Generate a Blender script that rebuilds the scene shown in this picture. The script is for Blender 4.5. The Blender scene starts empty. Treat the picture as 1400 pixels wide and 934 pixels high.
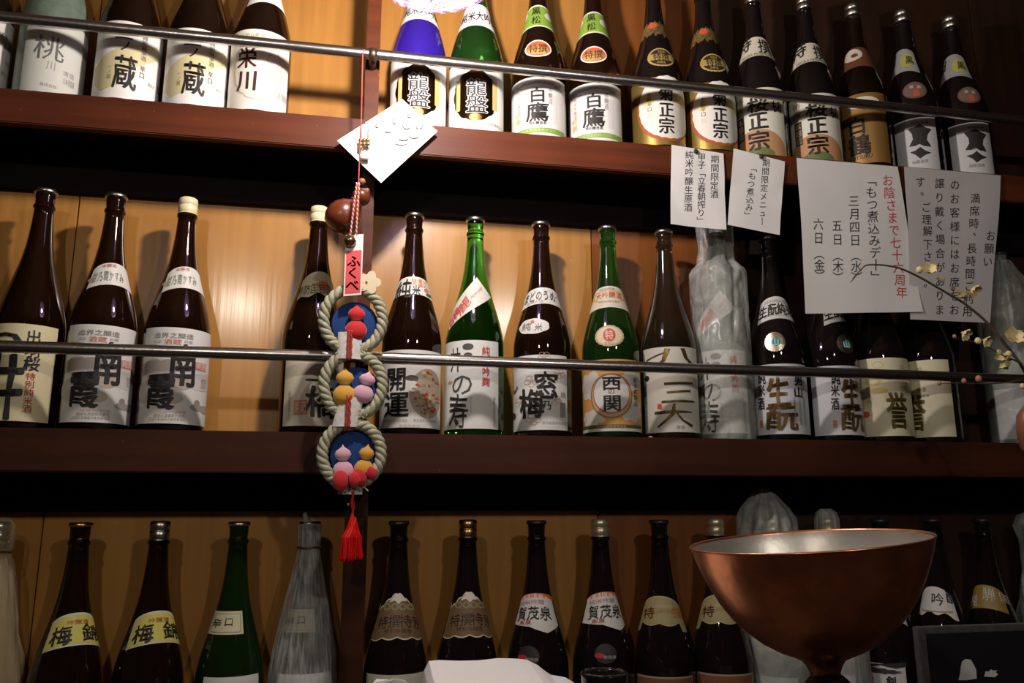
import bpy, bmesh, math, random
from math import sin, cos, pi, radians, sqrt, atan2, asin
from mathutils import Vector, Matrix, noise
random.seed(7)
SC = bpy.context.scene
COL = SC.collection
EYE = 1.5
# ------------------------------------------------------------------ camera
F = 1115.0
YAW, PITCH, ROLL = radians(11.1), radians(11.8), radians(-0.15)
fwd = Vector((sin(YAW)*cos(PITCH), cos(YAW)*cos(PITCH), sin(PITCH)))
right = Vector((cos(YAW), -sin(YAW), 0)); up = right.cross(fwd)
r2 = cos(ROLL)*right + sin(ROLL)*up; u2 = -sin(ROLL)*right + cos(ROLL)*up
cam = bpy.data.cameras.new('camera'); cam.sensor_width = 36; cam.lens = F/1400*36; cam.clip_start = .02
co = bpy.data.objects.new('camera', cam); COL.objects.link(co)
co.matrix_world = Matrix(((r2.x, u2.x, -fwd.x, 0), (r2.y, u2.y, -fwd.y, 0), (r2.z, u2.z, -fwd.z, EYE), (0, 0, 0, 1)))
SC.camera = co
# ------------------------------------------------------------------ world, light, exposure
w = bpy.data.worlds.new('world'); SC.world = w; w.use_nodes = True
w.node_tree.nodes['Background'].inputs[0].default_value = (.9, .75, .6, 1)
w.node_tree.nodes['Background'].inputs[1].default_value = .015
SC.view_settings.view_transform = 'Standard'; SC.view_settings.look = 'None'
SC.view_settings.exposure = 1.15; SC.view_settings.gamma = 1; SC.view_settings.use_curve_mapping = False
def lamp(name, loc, power, size, col):
    l = bpy.data.lights.new(name, 'POINT'); l.energy = power; l.shadow_soft_size = size; l.color = col
    o = bpy.data.objects.new(name, l); COL.objects.link(o); o.location = loc; return o
LAMP_C = Vector((.085, .98, EYE+.776))
lamp('pendant_light', LAMP_C, 12.0, .022, (1, .90, .76))
lamp('room_light', (-.45, -.30, EYE+.80), 5.4, .03, (1, .90, .76))
lamp('room_light', (.62, -.35, EYE+.80), 6.2, .03, (1, .92, .82))

# ------------------------------------------------------------------ helpers
def at(x, y, Y):
    "point on the vertical plane Y seen at photo pixel x, y"
    d = r2*((x-700)/F) + u2*((467-y)/F) + fwd
    d = d*(Y/d.y); return Vector((d.x, Y, d.z+EYE))
MATS = {}
def mat(name, col, rough=.5, metal=0, trans=0, coat=0, emit=None, emis=0, spec=.5, alpha=1, bump=0, bscale=60, var=0, sheen=0):
    if name in MATS: return MATS[name]
    m = bpy.data.materials.new(name); m.use_nodes = True; nt = m.node_tree
    b = nt.nodes['Principled BSDF']; I = b.inputs
    I['Base Color'].default_value = (*col, 1); I['Roughness'].default_value = rough; I['Metallic'].default_value = metal
    I['Transmission Weight'].default_value = trans; I['Coat Weight'].default_value = coat; I['Alpha'].default_value = alpha
    I['Specular IOR Level'].default_value = spec
    if sheen: I['Sheen Weight'].default_value = sheen
    if emit: I['Emission Color'].default_value = (*emit, 1); I['Emission Strength'].default_value = emis
    if bump or var:
        tc = nt.nodes.new('ShaderNodeTexCoord'); n = nt.nodes.new('ShaderNodeTexNoise'); n.inputs['Scale'].default_value = bscale
        n.inputs['Detail'].default_value = 5; nt.links.new(tc.outputs['Object'], n.inputs['Vector'])
        if bump:
            bp = nt.nodes.new('ShaderNodeBump'); bp.inputs['Strength'].default_value = bump; bp.inputs['Distance'].default_value = .002
            nt.links.new(n.outputs['Fac'], bp.inputs['Height']); nt.links.new(bp.outputs['Normal'], I['Normal'])
        if var:
            r = nt.nodes.new('ShaderNodeValToRGB'); e = r.color_ramp.elements
            e[0].position = .3; e[1].position = .75
            e[0].color = (*[c*(1-var) for c in col], 1); e[1].color = (*[min(1, c*(1+var)) for c in col], 1)
            nt.links.new(n.outputs['Fac'], r.inputs['Fac']); nt.links.new(r.outputs['Color'], I['Base Color'])
    MATS[name] = m; return m
def ink(c, metal=0):
    return mat('ink_%d_%d_%d_%d' % (*[int(v*1000) for v in c], metal*10), c, .28 if metal else .55, metal)
def wood(name, c1, c2, rough, coat, axis='z', scale=1.0, wear=None, cr=.15):
    m = bpy.data.materials.new(name); m.use_nodes = True; nt = m.node_tree; L = nt.links.new
    b = nt.nodes['Principled BSDF']
    tc = nt.nodes.new('ShaderNodeTexCoord'); mp = nt.nodes.new('ShaderNodeMapping')
    mp.inputs['Scale'].default_value = {'z': (40*scale, 40*scale, 1.5*scale), 'x': (1.5*scale, 40*scale, 40*scale)}[axis]
    L(tc.outputs['Object'], mp.inputs['Vector'])
    n = nt.nodes.new('ShaderNodeTexNoise'); n.inputs['Scale'].default_value = 1; n.inputs['Detail'].default_value = 7
    L(mp.outputs['Vector'], n.inputs['Vector'])
    n3 = nt.nodes.new('ShaderNodeTexNoise'); n3.inputs['Scale'].default_value = 3.5; n3.inputs['Detail'].default_value = 2
    L(tc.outputs['Object'], n3.inputs['Vector'])
    ad = nt.nodes.new('ShaderNodeMath'); ad.operation = 'ADD'; L(n.outputs['Fac'], ad.inputs[0])
    sb = nt.nodes.new('ShaderNodeMath'); sb.operation = 'SUBTRACT'; L(n3.outputs['Fac'], sb.inputs[0]); sb.inputs[1].default_value = .5
    L(sb.outputs[0], ad.inputs[1])
    r = nt.nodes.new('ShaderNodeValToRGB'); e = r.color_ramp.elements
    e[0].position = .3; e[0].color = (*c1, 1); e[1].position = .75; e[1].color = (*c2, 1)
    L(ad.outputs[0], r.inputs['Fac'])
    out = r.outputs['Color']
    if wear:
        n2 = nt.nodes.new('ShaderNodeTexNoise'); n2.inputs['Scale'].default_value = 130; n2.inputs['Detail'].default_value = 4
        L(tc.outputs['Object'], n2.inputs['Vector'])
        r3 = nt.nodes.new('ShaderNodeValToRGB'); r3.color_ramp.elements[0].position = .70; r3.color_ramp.elements[1].position = .78
        L(n2.outputs['Fac'], r3.inputs['Fac'])
        mx = nt.nodes.new('ShaderNodeMixRGB'); L(r3.outputs['Color'], mx.inputs[0]); L(out, mx.inputs[1]); mx.inputs[2].default_value = (*wear, 1)
        out = mx.outputs[0]
    L(out, b.inputs['Base Color'])
    if wear: b.inputs['Specular IOR Level'].default_value = .2
    b.inputs['Roughness'].default_value = rough; b.inputs['Coat Weight'].default_value = coat; b.inputs['Coat Roughness'].default_value = cr
    bp = nt.nodes.new('ShaderNodeBump'); bp.inputs['Strength'].default_value = .25; bp.inputs['Distance'].default_value = .001
    L(n.outputs['Fac'], bp.inputs['Height']); L(bp.outputs['Normal'], b.inputs['Normal']); L(bp.outputs['Normal'], b.inputs['Coat Normal'])
    MATS[name] = m; return m
def link(name, me, mats, parent=None):
    o = bpy.data.objects.new(name, me); COL.objects.link(o)
    if mats is not None:
        for m in (mats if isinstance(mats, (list, tuple)) else [mats]): me.materials.append(m)
    if parent: o.parent = parent
    return o
def from_bm(name, bm, mats, parent=None, smooth=False):
    me = bpy.data.meshes.new(name); bm.normal_update(); bm.to_mesh(me); bm.free()
    if smooth:
        for p in me.polygons: p.use_smooth = True
    return link(name, me, mats, parent)
def empty(name, loc, label, cat, group=None):
    o = bpy.data.objects.new(name, None); COL.objects.link(o); o.location = loc; o.empty_display_size = .02
    return tag(o, label, cat, group)
def tag(o, label, cat, group=None, kind=None):
    o['label'] = label; o['category'] = cat
    if group: o['group'] = group
    if kind: o['kind'] = kind
    return o
def box(bm, x0, x1, y0, y1, z0, z1, bev=0):
    r = bmesh.ops.create_cube(bm, size=1)
    bmesh.ops.scale(bm, vec=(x1-x0, y1-y0, z1-z0), verts=r['verts'])
    bmesh.ops.translate(bm, vec=((x0+x1)/2, (y0+y1)/2, (z0+z1)/2), verts=r['verts'])
    if bev:
        es = list({e for v in r['verts'] for e in v.link_edges})
        bmesh.ops.bevel(bm, geom=es, offset=bev, segments=2, affect='EDGES')
def lathe(bm, prof, n=48, c=(0, 0, 0), mi=0):
    rings = []
    for r, z in prof:
        if r < 1e-6: rings.append([bm.verts.new((c[0], c[1], c[2]+z))])
        else: rings.append([bm.verts.new((c[0]+r*cos(2*pi*i/n), c[1]+r*sin(2*pi*i/n), c[2]+z)) for i in range(n)])
    for a, b in zip(rings, rings[1:]):
        for i in range(n):
            j = (i+1) % n
            if len(a) == 1 and len(b) == 1: continue
            if len(a) == 1: f = bm.faces.new((a[0], b[j], b[i]))
            elif len(b) == 1: f = bm.faces.new((a[i], a[j], b[0]))
            else: f = bm.faces.new((a[i], a[j], b[j], b[i]))
            f.material_index = mi
def tube(bm, pts, rad, n=8, closed=False, mi=0):
    pts = [Vector(p) for p in pts]; N = len(pts); rings = []
    prev = None
    for i, p in enumerate(pts):
        if closed: t = pts[(i+1) % N]-pts[i-1]
        else: t = pts[min(i+1, N-1)]-pts[max(i-1, 0)]
        t.normalize()
        if prev is None:
            a = Vector((0, 0, 1)) if abs(t.z) < .9 else Vector((1, 0, 0))
            nrm = t.cross(a).normalized()
        else: nrm = (prev-t*prev.dot(t)).normalized()
        prev = nrm; bn = t.cross(nrm)
        r = rad[i] if isinstance(rad, (list, tuple)) else rad
        rings.append([bm.verts.new(p+(nrm*cos(2*pi*k/n)+bn*sin(2*pi*k/n))*r) for k in range(n)])
    for i in range(N if closed else N-1):
        a, b = rings[i], rings[(i+1) % N]
        for k in range(n):
            f = bm.faces.new((a[k], a[(k+1) % n], b[(k+1) % n], b[k])); f.material_index = mi
    if not closed:
        bm.faces.new(rings[0][::-1]).material_index = mi; bm.faces.new(rings[-1]).material_index = mi
# ---- glyphs
GL = {}
def glyph(ch, bold=.0):
    k = (ch, round(bold, 3))
    if k in GL: return GL[k]
    c = bpy.data.curves.new('g', 'FONT'); c.body = ch; c.size = 1; c.offset = bold; c.resolution_u = 2
    o = bpy.data.objects.new('g', c); COL.objects.link(o); bpy.context.view_layer.update()
    me = bpy.data.meshes.new_from_object(o.evaluated_get(bpy.context.evaluated_depsgraph_get()))
    vs = [(v.co.x, v.co.y) for v in me.vertices]; ps = [tuple(p.vertices) for p in me.polygons]
    bpy.data.objects.remove(o); bpy.data.curves.remove(c); bpy.data.meshes.remove(me)
    GL[k] = (vs, ps); return GL[k]
def is_cjk(s): return any(ord(c) > 0x2000 for c in s)
def text_polys(s, box4, bold=.02, vert=False, rot=0, jit=.012):
    "yield (verts, polys) of a string fitted in box (x0,x1,y0,y1), y up"
    x0, x1, y0, y1 = box4; cx, cy = (x0+x1)/2, (y0+y1)/2; out = []
    extra = max(0, bold)*.6; bold = 0
    if is_cjk(s):
        n = len(s)
        for i, ch in enumerate(s):
            if ch in ' \u3000': continue
            vs, ps = glyph(ch, bold)
            if vert: cw, chh = (x1-x0), (y1-y0)/n; ox, oy = x0, y1-(i+1)*chh
            else: cw, chh = (x1-x0)/n, (y1-y0); ox, oy = x0+i*cw, y0
            out.append(([(ox+vx*cw, oy+(vy+.12)*chh) for vx, vy in vs], ps))
    else:
        vs, ps = glyph(s, bold)
        ax, bx = min(v[0] for v in vs), max(v[0] for v in vs); ay, by = min(v[1] for v in vs), max(v[1] for v in vs)
        out.append(([(x0+(vx-ax)/(bx-ax)*(x1-x0), y0+(vy-ay)/(by-ay)*(y1-y0)) for vx, vy in vs], ps))
    res = []; sz = min(abs(x1-x0), abs(y1-y0)) if not vert else abs(x1-x0)
    if extra > 0:
        k = extra*sz; k2 = k*.75
        out = [([(x+dx, y+dy) for x, y in vs], ps) for vs, ps in out for dx, dy in ((0, 0), (k, 0), (-k, 0), (0, k2), (0, -k2), (k*.7, k2*.7), (-k*.7, -k2*.7), (k*.7, -k2*.7), (-k*.7, k2*.7))]
    for vs, ps in out:
        nv = []
        for x, y in vs:
            if jit:
                q = noise.noise_vector(Vector((x/sz*3.1, y/sz*3.1, cx*91)))
                x += q.x*jit*sz*2; y += q.y*jit*sz*2
            if rot:
                dx, dy = x-cx, y-cy; x = cx+dx*cos(rot)-dy*sin(rot); y = cy+dx*sin(rot)+dy*cos(rot)
            nv.append((x, y))
        res.append((nv, ps))
    return res

# ------------------------------------------------------------------ materials
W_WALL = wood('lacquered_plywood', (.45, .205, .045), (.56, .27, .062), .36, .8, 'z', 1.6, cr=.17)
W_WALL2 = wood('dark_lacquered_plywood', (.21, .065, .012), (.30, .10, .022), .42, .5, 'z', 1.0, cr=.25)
W_WALL3 = wood('near_black_plywood', (.030, .012, .006), (.05, .020, .009), .5, .2, 'z', 1.0, cr=.3)  # darkest panel tone, for the right part of the wall
W_LIP = wood('dark_red_stained_wood', (.060, .014, .005), (.125, .030, .011), .5, .02, 'x', 1.0, (.26, .09, .05))
W_LIPD = wood('dark_brown_stained_wood', (.034, .010, .004), (.068, .020, .008), .55, .02, 'x', 1.0, (.15, .05, .03))
W_BOARD = wood('dark_underside_wood', (.012, .006, .005), (.025, .011, .008), .6, 0, 'x')
W_ROOM = wood('dark_room_wood', (.05, .03, .018), (.09, .055, .03), .7, 0, 'z')
STEEL = mat('scratched_steel', (.62, .59, .58), .27, 1, bump=.15, bscale=120)
PAPER = mat('white_paper', (.80, .80, .80), .6)
G_BROWN = mat('dark_brown_glass', (.028, .011, .005), .03, 0, .7, spec=.5)
G_BLACK = mat('black_brown_glass', (.012, .008, .008), .03, 0, .3, spec=.5)
G_GREEN = mat('green_glass', (.10, .58, .10), .03, 0, 1)
G_DGREEN = mat('dark_green_glass', (.05, .22, .035), .03, 0, .9)
G_FLARE = mat('flare_violet_glass', (.05, .02, .42), .05, 0, .5)  # violet lens flare painted into the glass colour of a green bottle
G_SMOKE = mat('smoky_grey_glass', (.10, .075, .045), .04, 0, .85)
G_FROST = mat('frosted_grey_green_glass', (.20, .27, .21), .45, 0, .3, var=.25, bscale=70)
SILVER = mat('silver_cap', (.62, .6, .56), .3, 1)
GOLD = mat('gold_cap', (.70, .48, .18), .3, 1)
PGOLD = mat('pale_gold_cap', (.78, .70, .47), .35, .7)
CREAM = mat('cream_cap', (.80, .72, .45), .45)
DARKCAP = mat('dark_cap', (.06, .05, .05), .35, .5)

# ------------------------------------------------------------------ setting
def struct(o): o['kind'] = 'structure'; return o
def sbox(name, m, *b):
    bm = bmesh.new(); box(bm, *b); return struct(from_bm(name, bm, m))
YW = 1.49
wb = sbox('wall_back', W_BOARD, -2.4, 3.2, YW+.012, YW+.10, 0, 2.9)
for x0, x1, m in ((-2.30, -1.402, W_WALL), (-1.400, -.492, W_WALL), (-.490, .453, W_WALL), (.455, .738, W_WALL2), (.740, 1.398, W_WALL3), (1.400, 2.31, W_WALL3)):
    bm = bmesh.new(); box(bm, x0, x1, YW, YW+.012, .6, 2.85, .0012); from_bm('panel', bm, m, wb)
sbox('floor', W_ROOM, -2.4, 3.2, -2.6, 1.6, -.05, 0)
sbox('ceiling', W_ROOM, -2.4, 3.2, -2.6, 1.6, 2.9, 2.95)
sbox('wall_left', W_ROOM, -2.45, -2.4, -2.6, 1.6, 0, 2.9)
sbox('wall_right', W_ROOM, 3.2, 3.25, -2.6, 1.6, 0, 2.9)
sbox('wall_front', W_ROOM, -2.4, 3.2, -2.65, -2.6, 0, 2.9)
LIP = 1.335
ZT, ZM, ZB = .670+EYE, .1250+EYE, -.420+EYE
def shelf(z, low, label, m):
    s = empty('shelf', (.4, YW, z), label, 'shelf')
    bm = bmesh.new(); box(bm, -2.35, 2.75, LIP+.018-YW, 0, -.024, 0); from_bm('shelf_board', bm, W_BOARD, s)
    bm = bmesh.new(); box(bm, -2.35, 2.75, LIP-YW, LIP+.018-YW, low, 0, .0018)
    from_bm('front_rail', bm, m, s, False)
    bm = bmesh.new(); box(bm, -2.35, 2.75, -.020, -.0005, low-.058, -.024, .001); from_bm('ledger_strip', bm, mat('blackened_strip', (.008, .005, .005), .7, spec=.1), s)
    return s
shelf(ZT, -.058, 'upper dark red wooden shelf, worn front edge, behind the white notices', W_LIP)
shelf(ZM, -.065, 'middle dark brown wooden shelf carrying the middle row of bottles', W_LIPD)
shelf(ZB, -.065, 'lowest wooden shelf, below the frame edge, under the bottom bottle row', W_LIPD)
# posts
def post(z0, z1, wd, label, m):
    bm = bmesh.new(); box(bm, -wd/2, wd/2, 0, .05, 0, z1-z0, .0012)
    o = from_bm('shelf_post', bm, m); o.location = (.012, LIP+.019, z0)
    return tag(o, label, 'post', 'posts between the shelves')
post(ZT, ZT+.50, .025, 'reddish wooden post above the upper shelf, behind the white card', W_LIP)
post(ZM, ZT-.058, .021, 'reddish wooden post behind the hanging gourd and straw rings', W_LIP)
post(ZB, ZM-.065, .036, 'dark wooden post behind the red tassel in the bottom bay', W_LIPD)
# steel rails
def rail(z, Y, label, bx):
    r = empty('guard_rail', (.4, Y, z), label, 'rail', 'steel guard rails')
    bm = bmesh.new()
    tube(bm, [(-2.6+i*.2, 0, .0006*sin(i*1.3)) for i in range(26)], .0094, 20)
    from_bm('bar', bm, STEEL, r, True)
    for X in bx:
        bm = bmesh.new(); tube(bm, [(X-.4-.007, 0, 0), (X-.4+.007, 0, 0)], .0114, 20)
        tube(bm, [(X-.4, .006, -.002), (X-.4, LIP+.022-Y, -.006)], .006, 12)
        from_bm('bracket', bm, mat('aged_bracket_metal', (.16, .12, .09), .4, .9), r, True)
    return r
YR = 1.320
rail(.5955*YR+EYE, YR, 'upper round steel rail across the top row of bottles', [.012])
rail(.1855*YR+EYE, YR, 'lower round steel rail across the middle row of bottles', [.012])

# ------------------------------------------------------------------ bottles
D = 1.415
RB = .0525
PROF = [(0, .0475), (.004, .0505), (.010, .0523), (.016, RB), (.150, RB), (.168, .0522), (.180, .0507), (.192, .0484), (.206, .0452), (.219, .0416),
        (.232, .0378), (.245, .0339), (.258, .0303), (.272, .0267), (.288, .0232), (.305, .0203), (.322, .0182), (.342, .0164), (.360, .0152), (.3705, .0146)]
def prof(z):
    z = max(0, z)
    if z >= PROF[-1][0]: return PROF[-1][1]
    for (z0, a), (z1, b) in zip(PROF, PROF[1:]):
        if z <= z1: return a+(b-a)*(z-z0)/(z1-z0)
BODY = {}
def body_mesh(gm):
    if gm.name in BODY: return BODY[gm.name]
    bm = bmesh.new()
    pts = [(0, .004), (.030, .003), (.042, 0)]+[(r, z) for z, r in PROF]+[(.0163, .372), (.0168, .3745), (.0163, .377), (.0143, .379), (.0143, .383), (.0148, .391), (.0150, .398), (.0135, .401), (0, .401)]
    lathe(bm, pts, 56)
    me = bpy.data.meshes.new('bottle_body'); bm.normal_update(); bm.to_mesh(me); bm.free()
    for p in me.polygons: p.use_smooth = True
    me.materials.append(gm); BODY[gm.name] = me; return me
CAPS = {}
def cap_mesh(kind):
    if kind in CAPS: return CAPS[kind]
    bm = bmesh.new()
    if kind.startswith('crown'):
        lathe(bm, [(.0138, .3985), (.0172, .3985), (.0177, .4005), (.0174, .4035), (.0155, .4055), (.0148, .4052), (.012, .4046), (0, .4046)], 40)
    else:
        p = [(.0150, .373), (.0156, .3735), (.0156, .3785), (.0150, .3790), (.0156, .3795), (.0156, .392), (.0149, .3925), (.0149, .3935), (.0156, .394), (.0158, .400), (.0150, .4055), (.0125, .4072), (0, .4075)]
        lathe(bm, p, 40)
    me = bpy.data.meshes.new('cap'); bm.normal_update(); bm.to_mesh(me); bm.free()
    for p in me.polygons: p.use_smooth = True
    CAPS[kind] = me
    me.materials.append({'crown': SILVER, 'crown_gold': GOLD, 'crown_dark': DARKCAP, 'silver': SILVER, 'gold': GOLD, 'pale': PGOLD, 'cream': CREAM}[kind]); return me
ROW = {'t': ZT, 'm': ZM, 'b': ZB}
def hit(X0, z0, px, py):
    d = at(px, py, 1.0)-Vector((0, 0, EYE)); r = RB; a = 0; z = 0; Dc = D
    for _ in range(8):
        A = d.x*d.x+d.y*d.y; B = d.x*X0+d.y*Dc; C = X0*X0+Dc*Dc-r*r
        disc = B*B-A*C
        t = (B-sqrt(disc))/A if disc > 0 else B/A
        a = atan2(t*d.x-X0, -(t*d.y-Dc)); z = t*d.z+EYE-z0; r = .5*(r+prof(z))
    if disc < 0:
        s = 1 if (d.x/d.y*Dc-X0) > 0 else -1
        a = -atan2(X0, Dc)+s*radians(88)
    return a, z
def surf(s, z, off):
    a = s/RB; r = prof(z)+off; return Vector((r*sin(a), -r*cos(a), z))
class Art:
    "print layers gathered in label coordinates (s = angle * RB, z) then wrapped on the bottle"
    def __init__(s, X0, z0): s.X0, s.z0, s.bm, s.mats, s.dr = X0, z0, bmesh.new(), [], None
    def mi(s, m):
        if m not in s.mats: s.mats.append(m)
        return s.mats.index(m)
    def h(s, px, py):
        a, z = hit(s.X0, s.z0, px, py); return a*RB, z
    def rect(s, cx, cy, w, h):
        s0 = s.h(cx-w/2, cy)[0]; s1 = s.h(cx+w/2, cy)[0]; zt = s.h(cx, cy-h/2)[1]; zb = s.h(cx, cy+h/2)[1]
        if (zt+zb)/2 > .17:      # tapering shoulder: use the local scale at the middle of the item
            sc = s.h(cx, cy)[0]; der = min((s.h(cx+1.5, cy)[0]-s.h(cx-1.5, cy)[0])/3, .0021*RB/prof((zt+zb)/2)); s0, s1 = sc-w/2*der, sc+w/2*der
        if s1-s0 < w*.0009: m_ = (s0+s1)/2; s0, s1 = m_-w*.00045, m_+w*.00045
        return s0, s1, zb, zt
    def poly(s, pts, m, lay):
        vs = [s.bm.verts.new((x, y, lay)) for x, y in pts]; f = s.bm.faces.new(vs); f.material_index = s.mi(m)
    def grid(s, fn, nu, nv, m, lay):
        V = [[s.bm.verts.new((*fn(i/nu*2-1, j/nv), lay)) for i in range(nu+1)] for j in range(nv+1)]
        for j in range(nv):
            for i in range(nu):
                f = s.bm.faces.new((V[j][i], V[j][i+1], V[j+1][i+1], V[j+1][i])); f.material_index = s.mi(m)
    def text(s, t, cx, cy, w, h, c=(.02, .018, .018), bold=.02, vert=False, rot=0, jit=.012, lay=3, metal=0):
        m = ink(c, metal); bx = s.rect(cx, cy, w, h); d = s.dr or (lambda x: 0); d0 = d((bx[0]+bx[1])/2)
        for vs, ps in text_polys(t, bx, bold, vert, rot, jit):
            vs = [(x, y+d(x)-d0) for x, y in vs]
            bv = [s.bm.verts.new((x, y, lay)) for x, y in vs]
            for p in ps:
                try: s.bm.faces.new([bv[i] for i in p]).material_index = s.mi(m)
                except ValueError: pass
    def ell(s, cx, cy, rx, ry, m, lay=1, scal=0, amp=.06, ring=0):
        s0, s1, zb, zt = s.rect(cx, cy, 2*rx, 2*ry); c0, c1, ax, az = (s0+s1)/2, (zb+zt)/2, (s1-s0)/2, (zt-zb)/2
        n = 48 if scal else 32
        def p(k, f): 
            g = f*(1+amp*abs(sin(scal*pi*k/n)) if scal else 1)
            return s.bm.verts.new((c0+ax*g*cos(2*pi*k/n), c1+az*g*sin(2*pi*k/n), lay))
        fr = [ring or .02, .35, .7, 1] if not ring else [ring, 1]
        R = [[p(k, f) for k in range(n)] for f in fr]
        for A, B in zip(R, R[1:]):
            for k in range(n):
                f = s.bm.faces.new((A[k], B[k], B[(k+1) % n], A[(k+1) % n])); f.material_index = s.mi(m)
        if not ring: s.bm.faces.new(R[0]).material_index = s.mi(m)
    def box(s, cx, cy, w, h, m, lay=1):
        s0, s1, zb, zt = s.rect(cx, cy, w, h)
        s.grid(lambda u, v: (s0+(s1-s0)*(u+1)/2, zb+(zt-zb)*v), 6, 3, m, lay)
    def build(s, name, parent, base, step=.00022):
        bm = s.bm
        if not bm.faces: bm.free(); return None
        xs = [v.co.x for v in bm.verts]; x = math.floor(min(xs)/.005)*.005
        while x < max(xs):
            bmesh.ops.bisect_plane(bm, geom=bm.verts[:]+bm.edges[:]+bm.faces[:], plane_co=(x, 0, 0), plane_no=(1, 0, 0), dist=1e-6); x += .005
        zs = [v.co.y for v in bm.verts]
        if max(zs) > .17:
            z = .165
            while z < max(zs):
                if z > min(zs): bmesh.ops.bisect_plane(bm, geom=bm.verts[:]+bm.edges[:]+bm.faces[:], plane_co=(0, z, 0), plane_no=(0, 1, 0), dist=1e-6)
                z += .007
        bmesh.ops.bisect_plane(bm, geom=bm.verts[:]+bm.edges[:]+bm.faces[:], plane_co=(0, .0125, 0), plane_no=(0, 1, 0), dist=1e-6, clear_inner=True)
        if not bm.faces: bm.free(); return None
        for v in bm.verts: v.co = surf(v.co.x, v.co.y, base+v.co.z*step)
        bm.normal_update()
        for f in bm.faces:
            c = f.calc_center_median()
            if f.normal.dot(Vector((c.x, c.y, 0))) < 0: f.normal_flip()
        return from_bm(name, bm, s.mats, parent, False)
SHAPES = {
    None: lambda u: (0, 0),
    'fan': lambda u: (-.010*u*u, -.010*u*u-.004*u**6),
    'round': lambda u: (.0, -.010*abs(u)**5),
    'peak': lambda u: (-.006*u*u-.0035*abs(sin(u*6.5)), -.028*abs(u)**1.3+.003*abs(sin(u*9))),
    'point': lambda u: (-.010*(1-abs(u-.45)/.6 if abs(u-.45) < .6 else 0), -.013*u*u),
    'scallop': lambda u: (-.004*abs(sin(u*4.7))-.012*(abs(u) > .72), -.014*u*u-.005*abs(u)**6),
    'wave': lambda u: (-.012*u*u-.003*sin(u*9), -.012*u*u-.006*abs(u)**4),
    'jag': lambda u: (-.010*u*u-.003*sin(u*17)-.003*sin(u*31), -.012*u*u+.003*sin(u*23)+.002*sin(u*41)),
}
def bottle(px, py, row, glass, cap, spec, label, group, X=None):
    z0 = ROW[row]
    X0 = X if X is not None else at(px, py, D).x
    root = empty('sake_bottle', (X0, D, z0), label, 'bottle', group)
    link('bottle_body', body_mesh(glass), None, root)
    link('bottle_cap', cap_mesh(cap), None, root)
    cur = None; lab = None; k = 0
    for it in spec+[('END',)]:
        op = it[0]
        if op in ('L', 'O', 'Q', 'END'):
            if cur: cur.build('lettering', lab, .0006)
            if op == 'END': break
            cur = Art(X0, z0); base = Art(X0, z0); nm = 'main_label' if op == 'L' and not (len(it) > 6 and it[6]) else 'neck_label'
            if op == 'L':
                _, L, R, yt, yb, col = it[:6]; shp = SHAPES[it[6] if len(it) > 6 else None]; border = it[7] if len(it) > 7 else None
                cx, cy = (L+R)/2, (yt+yb)/2; half = it[8] if len(it) > 8 else None
                ce = cy if nm == 'main_label' else yb+.4*(yb-yt)
                s0 = base.h(L, ce)[0]; s1 = base.h(R, ce)[0]; zt = base.h(cx, yt)[1]; zb = max(.0126, base.h(cx, yb)[1])
                if half: m0 = (s0+s1)/2; s0, s1 = m0-radians(half)*RB, m0+radians(half)*RB
                def fn(u, v, e=0, s0=s0, s1=s1, zt=zt, zb=zb, shp=shp):
                    lo, hi = shp(u); return (s0+s1)/2+(s1-s0-2*e)/2*u, (zb+lo+e)*(1-v)+(zt+hi-e)*v
                if len(it) > 6 and it[6] and it[6] != 'round': cur.dr = lambda x, a0=(s0+s1)/2, a1=(s1-s0)/2: -.009*((x-a0)/a1)**2
                base.grid(fn, 40, 8, mat('label_%d' % (hash(col) % 99999), col, .5) if not isinstance(col, bpy.types.Material) else col, 0)
                if border:
                    e, bc = border; cur.grid(lambda u, v: fn(u, v, e), 40, 8, ink(bc), .6)
            elif op == 'O':
                _, cx, cy, rx, ry, col = it[:6]; nm = 'round_label'
                base.ell(cx, cy, rx, ry, ink(col, it[7] if len(it) > 7 else 0), 0, it[6] if len(it) > 6 else 0)
            else:
                _, A, B, C2, E2, col = it; nm = 'slanted_label'; H = [base.h(*p) for p in (A, B, C2, E2)]
                def q(u, v):
                    t = (u+1)/2; x = (H[0][0]*(1-t)+H[1][0]*t)*v+(H[3][0]*(1-t)+H[2][0]*t)*(1-v)
                    y = (H[0][1]*(1-t)+H[1][1]*t)*v+(H[3][1]*(1-t)+H[2][1]*t)*(1-v)
                    return x, y-.004*(1-u*u)*-1
                base.grid(q, 16, 8, ink(col), 0)
            lab = base.build(nm, root, .0004)
        elif op == 'T': cur.text(*it[1:5], it[5], **(it[6] if len(it) > 6 else {})) if len(it) > 5 and False else cur.text(it[1], *it[2:6], **(it[6] if len(it) > 6 else {}))
        elif op == 'E': cur.ell(*it[1:5], ink(it[5], (it[6] if len(it) > 6 else {}).get('metal', 0)), **{k: v for k, v in (it[6] if len(it) > 6 else {}).items() if k != 'metal'})
        elif op == 'B': cur.box(*it[1:5], ink(it[5]), **(it[6] if len(it) > 6 else {}))
        elif op == 'P': cur.poly([cur.h(*p) for p in it[1]], ink(it[2]), it[3] if len(it) > 3 else 2)
    return root
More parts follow.
